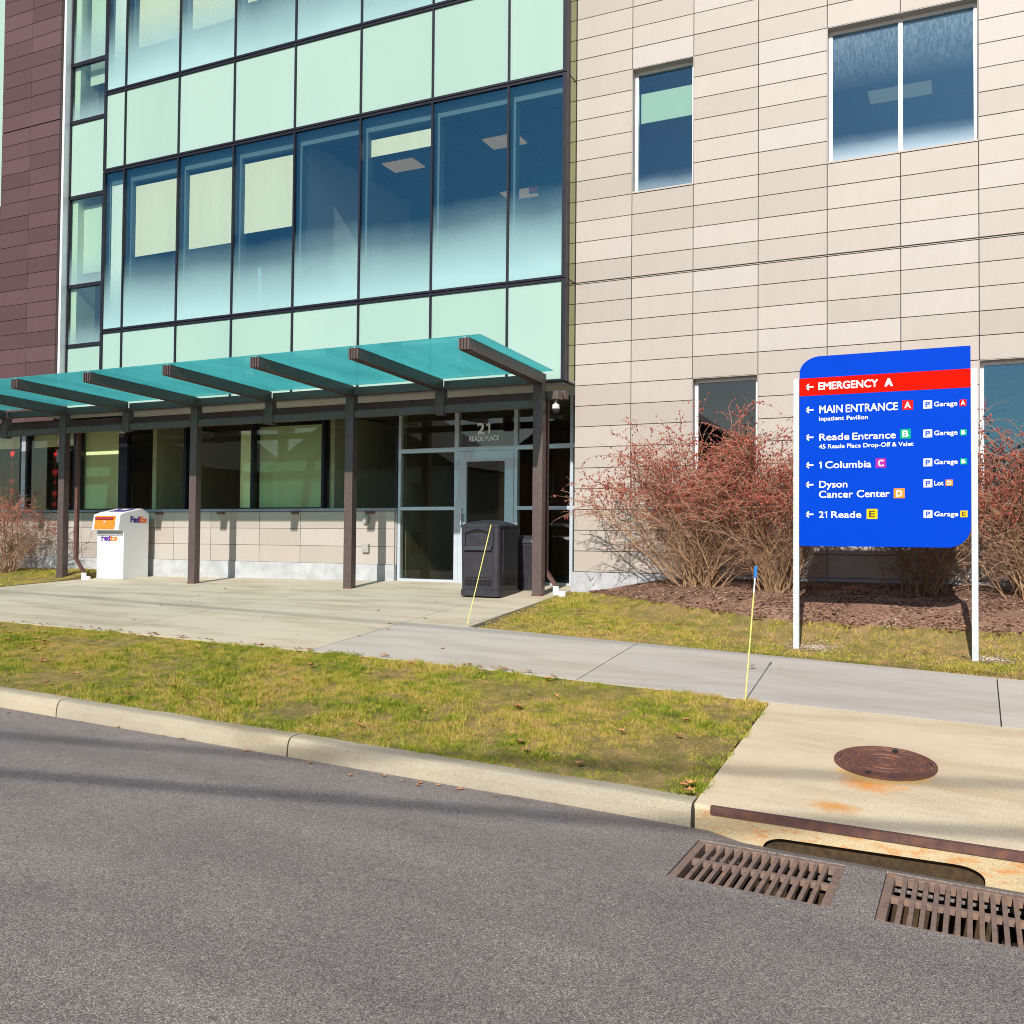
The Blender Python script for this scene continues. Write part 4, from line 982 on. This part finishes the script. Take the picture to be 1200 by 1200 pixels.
numeral_one(3.037, 3.062, 1.555, .069, PF-.0005, 'sign_white', pan); L('Columbia', 3.098, 3.537, 1.555, .069); L('Dyson', 3.039, 3.311, 1.359, .068); L('Cancer', 3.037, 3.365, 1.257, .070); L('Center', 3.400, 3.708, 1.259, .070); L('2', 3.037, 3.084, 1.054, .066); numeral_one(3.094, 3.116, 1.054, .066, PF-.0005, 'sign_white', pan); L('Reade', 3.158, 3.443, 1.054, .066)
def tile(x0, x1, z0, z1, m_, ch, lm='sign_white', bold=.03):
    t = MB().box(x0, x1, PF-.0016, PF+.001, z0, z1).build('tile', m_, pan)
    w_ = (x1-x0); h_ = (z1-z0); lettering(ch, x0+w_*.22, x1-w_*.22, z0+h_*.17, h_*.66, PF-.0018, lm, pan, bold, .001)
tile(3.822, 3.922, 2.111, 2.206, 'tile_red', 'A'); tile(3.804, 3.901, 1.828, 1.925, 'tile_green', 'B'); tile(3.578, 3.674, 1.547, 1.643, 'tile_magenta', 'C')
tile(3.744, 3.844, 1.246, 1.342, 'tile_orange', 'D'); tile(3.493, 3.594, 1.042, 1.142, 'tile_yellow', 'E', 'letter_dark')
for (z0, z1) in ((2.115, 2.194), (1.834, 1.910), (1.553, 1.628), (1.349, 1.425), (1.052, 1.128)): tile(4.014, 4.092, z0, z1, 'sign_white', 'P', 'letter_blue', .05)
for (t, x1_, zb) in (('Garage', 4.314, 2.131), ('Garage', 4.315, 1.851), ('Garage', 4.316, 1.571), ('Lot', 4.191, 1.366), ('Garage', 4.319, 1.068)): L(t, 4.109, x1_, zb, .045, bold=.014)
tile(4.333, 4.393, 2.122, 2.186, 'tile_red', 'A'); tile(4.335, 4.396, 1.841, 1.900, 'tile_green', 'B'); tile(4.336, 4.397, 1.564, 1.621, 'tile_green', 'B'); tile(4.209, 4.273, 1.360, 1.420, 'tile_orange', 'D'); tile(4.336, 4.399, 1.059, 1.122, 'tile_yellow', 'E', 'letter_dark')
# loose gravel and pale soil around the footings
gv = MB()
for (x, rx, ry, n_) in ((2.98, .30, .24, 520), (4.60, .24, .15, 300)):
    for _ in range(n_):
        a = random.uniform(0, 6.28); r = abs(random.gauss(0, .5)); px, py = x+rx*r*math.cos(a), -2.98+ry*r*math.sin(a); q = random.uniform(.004, .011); pz = float(zl(px, py))-.008; k = len(gv.v)
        gv.v += [(px+q, py, pz), (px, py+q*.8, pz), (px-q*.9, py, pz), (px, py-q, pz), (px+.2*q, py, pz+q*random.uniform(.5, 1))]; gv.f += [(k, k+1, k+4), (k+1, k+2, k+4), (k+2, k+3, k+4), (k+3, k, k+4)]
kind(gv.build('footing_gravel', 'gravel', fixn=False), 'stuff', 'pale gravel and dry soil around the sign post feet')

# ------------------------------------------------------------------ shrubs
def tube3(V, F, pts, r0_, r1_):
    """three-sided tapered tube appended to flat lists"""
    k0 = len(V); n = len(pts)
    for i, p in enumerate(pts):
        q = pts[min(i+1, n-1)]; o = pts[max(i-1, 0)]
        d = Vector((q[0]-o[0], q[1]-o[1], q[2]-o[2])).normalized()
        a = d.cross(Vector((.31, .52, .8))).normalized(); b = d.cross(a); r = r0_+(r1_-r0_)*i/max(1, n-1)
        for t in (0, 2.094, 4.189): V.append((p[0]+r*(math.cos(t)*a.x+math.sin(t)*b.x), p[1]+r*(math.cos(t)*a.y+math.sin(t)*b.y), p[2]+r*(math.cos(t)*a.z+math.sin(t)*b.z)))
    for i in range(n-1):
        for k in range(3): F.append((k0+i*3+k, k0+i*3+(k+1) % 3, k0+(i+1)*3+(k+1) % 3, k0+(i+1)*3+k))
def walk_path(p, d, L_, n, wob, droop, rnd):
    pts = [tuple(p)]; p = Vector(p); d = Vector(d).normalized(); st = L_/n
    for i in range(n):
        d = (d+Vector((rnd.gauss(0, wob), rnd.gauss(0, wob), rnd.gauss(0, wob)-droop*(i+1)/n))).normalized(); p = p+d*st; pts.append(tuple(p))
    return pts
def shrub(base, rx, ry, hgt, nst, seed, label, ymax=-.03, lean=(0, 0), budk=.95, blo=.40):
    rnd = random.Random(seed)
    t = thing('shrub', label, 'shrub', base, 'red berried shrubs along the wall')
    SV, SF, TV, TF, BV, BF = [], [], [], [], [], []
    cl = lambda pts: [(x, min(y, ymax+rnd.uniform(-.02, 0)), max(z, base[2]-.05)) for x, y, z in pts]
    zb = base[2]
    def buds(pts, f0):
        for (p, q) in zip(pts[:-1], pts[1:]):
            for _ in range(rnd.choice((1, 1, 2))):
                u = rnd.random(); c = Vector(p).lerp(Vector(q), u)
                if c.z < zb+hgt*blo*rnd.uniform(.75, 1.3) or rnd.random() > f0*budk: continue
                r = rnd.uniform(.006, .0125); o = Vector((rnd.uniform(-1, 1), rnd.uniform(-1, 1), rnd.uniform(-1.2, .6)))*.011; c = c+o; k = len(BV)
                for e in ((r, 0, 0), (-r, 0, 0), (0, r, 0), (0, -r, 0), (0, 0, r*1.4), (0, 0, -r*1.4)): BV.append((c.x+e[0], min(c.y+e[1], ymax), c.z+e[2]))
                for f in ((0, 2, 4), (2, 1, 4), (1, 3, 4), (3, 0, 4), (2, 0, 5), (1, 2, 5), (3, 1, 5), (0, 3, 5)): BF.append(tuple(k+i for i in f))
    for s in range(nst):
        a = rnd.uniform(0, 2*math.pi); rr_ = math.sqrt(rnd.random())
        tx, ty = rx*rr_*math.cos(a)*1.0+lean[0], ry*rr_*math.sin(a)+lean[1]
        hh = hgt*(1-.42*rr_**2)*rnd.uniform(.62, .98)
        b = (base[0]+rnd.gauss(0, .10)+.10*math.cos(a)*rr_, base[1]+rnd.gauss(0, .07), zb-.04)
        m1 = Vector((b[0]+tx*rnd.uniform(.05, .5)+rnd.gauss(0, .12), b[1]+ty*.25, zb+hh*rnd.uniform(.3, .5))); m2 = Vector((b[0]+tx*.62, b[1]+ty*.62, zb+hh*.88)); e = Vector((b[0]+tx, b[1]+ty, zb+hh*rnd.uniform(.82, 1.02)))
        B0 = Vector(b); pts = []
        jx = [rnd.gauss(0, .034) for _ in range(8)]; jy = [rnd.gauss(0, .034) for _ in range(8)]
        for i in range(8):
            u = i/7; q = ((1-u)**3)*B0+3*u*(1-u)**2*m1+3*u*u*(1-u)*m2+u**3*e
            pts.append((q.x+jx[i]*min(1, u*3), q.y+jy[i]*min(1, u*3), q.z))
        pts = cl(pts); r_ = rnd.uniform(.007, .015); tube3(SV, SF, pts, r_, .003); buds(pts[4:], .25)
        for k in range(rnd.randint(10, 15)):
            u = rnd.uniform(.10, 1); i = min(6, int(u*7)); p = Vector(pts[i]).lerp(Vector(pts[i+1]), u*7-i)
            d = (Vector(pts[i+1])-Vector(pts[i])).normalized(); d = (d*.75+Vector((rnd.gauss(0, .7)+.25*math.cos(a), rnd.gauss(0, .6)+.2*math.sin(a), rnd.gauss(.1, .45)))).normalized()
            tw = cl(walk_path(p, d, rnd.uniform(.25, .62), 5, .10, .16, rnd)); tube3(TV, TF, tw, .0042, .0018); buds(tw, .55)
            for j in range(rnd.randint(2, 4)):
                v = rnd.uniform(.2, 1)*4.99; i2 = int(v); p2 = Vector(tw[i2]).lerp(Vector(tw[i2+1]), v-i2)
                d2 = (Vector(tw[i2+1])-Vector(tw[i2])).normalized()*.7+Vector((rnd.gauss(0, .6), rnd.gauss(0, .6), rnd.gauss(.05, .5)))
                sp_ = cl(walk_path(p2, d2, rnd.uniform(.12, .34), 4, .14, .22, rnd)); tube3(TV, TF, sp_, .0024, .0012); buds(sp_, .85)
    for (V, F, nm, m_) in ((SV, SF, 'stem', 'stem'), (TV, TF, 'twigs', 'twig'), (BV, BF, 'buds', 'bud')):
        mb = MB(); mb.v = V; mb.f = F; o = mb.build(nm, m_, t, fixn=False); kind(o, 'stuff')
shrub((1.22, -.80, float(zl(1.22, -.8))+.01), 1.8, .75, 2.5, 78, 3, 'bare shrub with red buds at the wall, left of the sign below the low window')
shrub((2.30, -1.12, float(zl(2.3, -1.12))+.01), 1.1, .75, 2.25, 56, 5, 'bare brown shrub with red buds just behind the left sign post', lean=(-.15, 0))
shrub((3.90, -.72, float(zl(3.9, -.72))+.01), 1.0, .6, 1.95, 34, 8, 'bare shrub with red buds behind the sign panel, clear of its left post', lean=(.35, 0))
shrub((5.05, -.85, float(zl(5.05, -.85))+.01), 1.05, .7, 2.35, 60, 21, 'dense bare shrub with red buds right of the sign at the picture edge', lean=(-.2, 0))
shrub((-12.75, -.35, float(zg(-12.7, -.35))+.09), 1.25, .7, 1.70, 42, 12, 'bare shrub at the far left below the window with hearts', ymax=.40, lean=(.1, 0), blo=.55)

# ------------------------------------------------------------------ grass, mulch chips, leaves
def vnoise(x, y, sc, seed):
    r = np.random.default_rng(seed).uniform(0, 1, (256, 256)); u, v = x*sc+500, y*sc+500; i, j = np.floor(u).astype(int), np.floor(v).astype(int); a, b = u-i, v-j
    a = a*a*(3-2*a); b = b*b*(3-2*b); q = lambda ii, jj: r[ii % 256, jj % 256]
    return (q(i, j)*(1-a)+q(i+1, j)*a)*(1-b)+(q(i, j+1)*(1-a)+q(i+1, j+1)*a)*b
def blades(name, m_, pts, zfun, h0, h1, wd, label):
    n = len(pts); x, y = pts[:, 0], pts[:, 1]; z = zfun(x, y)-.008
    a = rng.uniform(0, 2*np.pi, n); h = .82*rng.uniform(h0, h1, n)*(.45+1.1*vnoise(x, y, 11, 5)*vnoise(x, y, 2.3, 6)*2); ln = rng.normal(0, .55, (n, 2))*h[:, None]
    wx, wy = np.cos(a)*wd*rng.uniform(.6, 1.3, n), np.sin(a)*wd*rng.uniform(.6, 1.3, n)
    V = np.empty((n, 3, 3), np.float32)
    V[:, 0] = np.stack([x-wx, y-wy, z], -1); V[:, 1] = np.stack([x+wx, y+wy, z], -1); V[:, 2] = np.stack([x+ln[:, 0], y+ln[:, 1], z+h], -1)
    me = bpy.data.meshes.new(name); me.vertices.add(3*n); me.loops.add(3*n); me.polygons.add(n)
    me.vertices.foreach_set('co', V.ravel()); me.loops.foreach_set('vertex_index', np.arange(3*n, dtype=np.int32))
    me.polygons.foreach_set('loop_start', np.arange(0, 3*n, 3, dtype=np.int32)); me.polygons.foreach_set('loop_total', np.full(n, 3, np.int32))
    me.update(); me.validate()
    return kind(link(name, me, m_), 'stuff', label)
def clump(n, x0, x1, y0, y1, keep):
    p = np.stack([rng.uniform(x0, x1, n), rng.uniform(y0, y1, n)], -1)
    k = keep(p[:, 0], p[:, 1]); f = .45*vnoise(p[:, 0], p[:, 1], 3, 1)+.55*vnoise(p[:, 0], p[:, 1], 14, 2)
    k &= rng.uniform(0, 1, n) < np.clip((f-.10)*2.6, .34, 1)
    return p[k]
ynv = lambda x: -5.05-.065*np.clip(x, 0, 3)
vz = lambda x, y: zg(x, y)-.015+.02*np.sin((y+7.44)/2.4*3.1)
edge = lambda x, y, s: s*.035*(np.sin(x*9.0)+np.sin(x*23+1)+np.sin(x*4.1))/2
vk = lambda x, y: (y > -7.455+edge(x, y, .6)*.8) & (y < ynv(x)+.02+edge(x, y, 1)*.8) & (x < 2.965+.02*np.sin(y*11))
p = clump(480000, -8.5, 2.99, -7.47, -5.02, vk)
blades('verge_grass', 'grass_green', p, vz, .010, .042, .0038, 'patchy green and straw grass on the kerbside verge')
yfv = lambda x: -3.2-.1*(np.clip(x, -.83, 6)+.83)
def rk(x, y): return (y > yfv(x)-.02+edge(x, y, 1)*.5) & (y < ye(x)+.03+edge(x, y, 1)*1.2) & (x > np.interp(y, [-3.3, -2.4, -1.72, -.74, 0.1], [-.80, -.98, -1.03, -.98, -.87])+.01) & ~((((x-2.93)/.25)**2+((y+3.0)/.22)**2 < 1) & (rng.uniform(0, 1, len(x)) < .72)) & ~((((x-4.58)/.20)**2+((y+3.0)/.16)**2 < 1) & (rng.uniform(0, 1, len(x)) < .72)) & (y < .0)
p = clump(230000, -1.05, 7.5, -4.1, 0, rk)
blades('lawn_grass', 'grass_dry', p, lambda x, y: zl(x, y)-.015, .010, .036, .0042, 'short straw and green grass between sidewalk and mulch bed')
p = clump(60000, -16, -10.52, -3.3, .35, lambda x, y: (x < -10.56+edge(y, x, 1)*.5))
blades('far_lawn_grass', 'grass_dry', p, lambda x, y: zg(x, y)+.005+.10*sstep(-.9, -.2, y), .025, .055, .006, 'strip of dry grass beyond the paved forecourt')
# wood chips
n = 42000; x = rng.uniform(-.6, 7.5, n); y = rng.uniform(-2.8, .02, n); k = (y > ye(x)-.05+.05*np.sin(x*13)) ; x, y = x[k], y[k]; n = len(x)
z = zl(x, y)+.012; a = rng.uniform(0, np.pi, n); l = rng.uniform(.006, .024, n); wd = rng.uniform(.003, .008, n); tl = rng.normal(0, .25, n); tw = rng.normal(0, .3, n)
V = np.empty((n, 4, 3), np.float32)
for i, (s1, s2) in enumerate(((-1, -1), (1, -1), (1, 1), (-1, 1))):
    V[:, i] = np.stack([x+s1*l*np.cos(a)-s2*wd*np.sin(a), y+s1*l*np.sin(a)+s2*wd*np.cos(a), z+s1*l*tl+s2*wd*tw+.004], -1)
me = bpy.data.meshes.new('mulch_chips'); me.vertices.add(4*n); me.loops.add(4*n); me.polygons.add(n); me.vertices.foreach_set('co', V.ravel()); me.loops.foreach_set('vertex_index', np.arange(4*n, dtype=np.int32))
me.polygons.foreach_set('loop_start', np.arange(0, 4*n, 4, dtype=np.int32)); me.polygons.foreach_set('loop_total', np.full(n, 4, np.int32)); me.update(); me.validate()
kind(link('mulch_chips', me, 'mulch_chip'), 'stuff', 'reddish brown wood chips covering the shrub bed')
# fallen leaves
lf = MB(); out = [(0, -1), (.25, -.55), (.75, -.6), (.55, -.15), (1, .25), (.45, .3), (.25, .75), (0, 1), (-.25, .75), (-.45, .3), (-1, .25), (-.55, -.15), (-.75, -.6), (-.25, -.55)]
def leaf(x, y, z, s):
    a = random.uniform(0, 6.28); cu = random.uniform(.1, .5); n = len(out); k = len(lf.v); tx, ty = random.gauss(0, .25), random.gauss(0, .25)
    lf.v.append((x, y, z+.004))
    for (u, v) in out: 
        px, py = s*(u*math.cos(a)-v*math.sin(a)), s*(u*math.sin(a)+v*math.cos(a)); lf.v.append((x+px, y+py, z+.008+abs(tx*px+ty*py)+cu*s*(u*u+v*v)*.5))
    for i in range(n): lf.f.append((k, k+1+i, k+1+(i+1) % n))
for _ in range(90):
    x = random.uniform(-6.5, 2.9); y = random.uniform(-7.3, -5.1); leaf(x, y, float(vz(x, y))+.03, random.uniform(.018, .042))
for _ in range(70):
    x = random.uniform(-6.5, 1); y = yn(x)+random.gauss(.0, .035); leaf(x, y, float(zg(x, y))+.012, random.uniform(.015, .032))
for _ in range(22):
    x = random.uniform(-7, 0); y = random.uniform(-4.8, -.6); leaf(x, y, float(zg(x, y)), random.uniform(.012, .03))
for _ in range(75):
    x = random.uniform(-.6, 6); y = random.choice((float(ye(x))+random.gauss(0, .06), random.uniform(-3.2, -1.2))); 
    if y < yf(x): continue
    leaf(x, y, float(zl(x, y))+.03, random.uniform(.016, .036))
for (x, y) in ((-4.83, -5.9), (-4.70, -6.02), (-4.62, -5.97), (-4.55, -6.05), (-2.6, -5.85), (1.2, -6.3), (2.5, -6.1), (2.85, -7.42), (2.9, -7.5), (2.88, -7.38), (2.6, -4.2)): leaf(x, y, float(zg(x, y))+.03, random.uniform(.035, .05))
for _ in range(34):
    x = random.uniform(-5, 2.9); y = -7.62-abs(random.gauss(0, .10)); leaf(x, y, float(zs(x)), random.uniform(.008, .022))
kind(lf.build('fallen_leaves', 'leaf', fixn=False), 'stuff', 'dry brown leaves scattered on the grass and paving')

# ------------------------------------------------------------------ across the street (seen only in the glass and as shadows)
def overhead(p, q, r, label):
    pts = []
    for i in range(25):
        u = i/24; pts.append((p[0]+(q[0]-p[0])*u, p[1]+(q[1]-p[1])*u, p[2]+(q[2]-p[2])*u-1.6*u*(1-u)))
    tag(MB().tube(pts, r, 6).build('overhead_cable', 'cable'), label, 'cable', 'overhead cables')
def shadow_src(x, y, z): return (x+.1/.62*z, y-z/.62)
for (x0_, y0_, x1_, y1_, h, r, lab) in ((-1.575, -8.74, 3.7, -7.28, 8.3, .035, 'thick overhead cable crossing the street, lower of the pair'), (-2.69, -7.98, 4.2, -6.15, 9.0, .030, 'overhead cable crossing the street, upper of the pair'), (-6.2, -1.7, -2.9, -2.0, 9.6, .022, 'thin overhead cable running along the street')):
    a = shadow_src(x0_, y0_, h); b = shadow_src(x1_, y1_, h); dx, dy = b[0]-a[0], b[1]-a[1]; L_ = math.hypot(dx, dy)
    mx, my = (a[0]+b[0])/2, (a[1]+b[1])/2; k = 24/L_; overhead((mx-dx*k, my-dy*k, h), (mx+dx*k, my+dy*k, h), r, lab)
def house(x, y, wd, dp, hh, wall, label):
    t = thing('house', label, 'house', (x, y, -1.3)); z0 = -1.3
    MB().box(x-wd/2, x+wd/2, y-dp, y, z0, z0+hh).build('wall', wall, t)
    MB().prism([(x-wd/2-.4, z0+hh), (x+wd/2+.4, z0+hh), (x, z0+hh+wd*.32)], dp+.8, 'y', y-dp-.4).build('roof', 'roof_shingle', t)
    for fl in range(int(hh//3)):
        for k in range(3):
            cx = x-wd/2+wd*(k+.5)/3; zz = z0+1.0+fl*2.9
            if fl == 0 and k == 1: MB().box(cx-.5, cx+.5, y, y+.06, z0, z0+2.2).build('door', 'house_white', t); continue
            wn = MB().box(cx-.6, cx+.6, y, y+.06, zz, zz+1.5).build('window', 'house_white', t); MB().box(cx-.5, cx+.5, y+.061, y+.07, zz+.1, zz+1.4).build('pane', 'house_glass', wn)
house(-47, -33, 14, 9, 6.4, 'house_brick', 'brick house across the street, farthest left'); house(-29, -34, 13, 9, 6.2, 'house_white', 'cream house across the street'); house(-12, -33, 13, 9, 6.4, 'house_brick', 'brick house across the street opposite the entrance'); house(24, -34, 14, 9, 6.0, 'house_white', 'cream house across the street, farthest right')
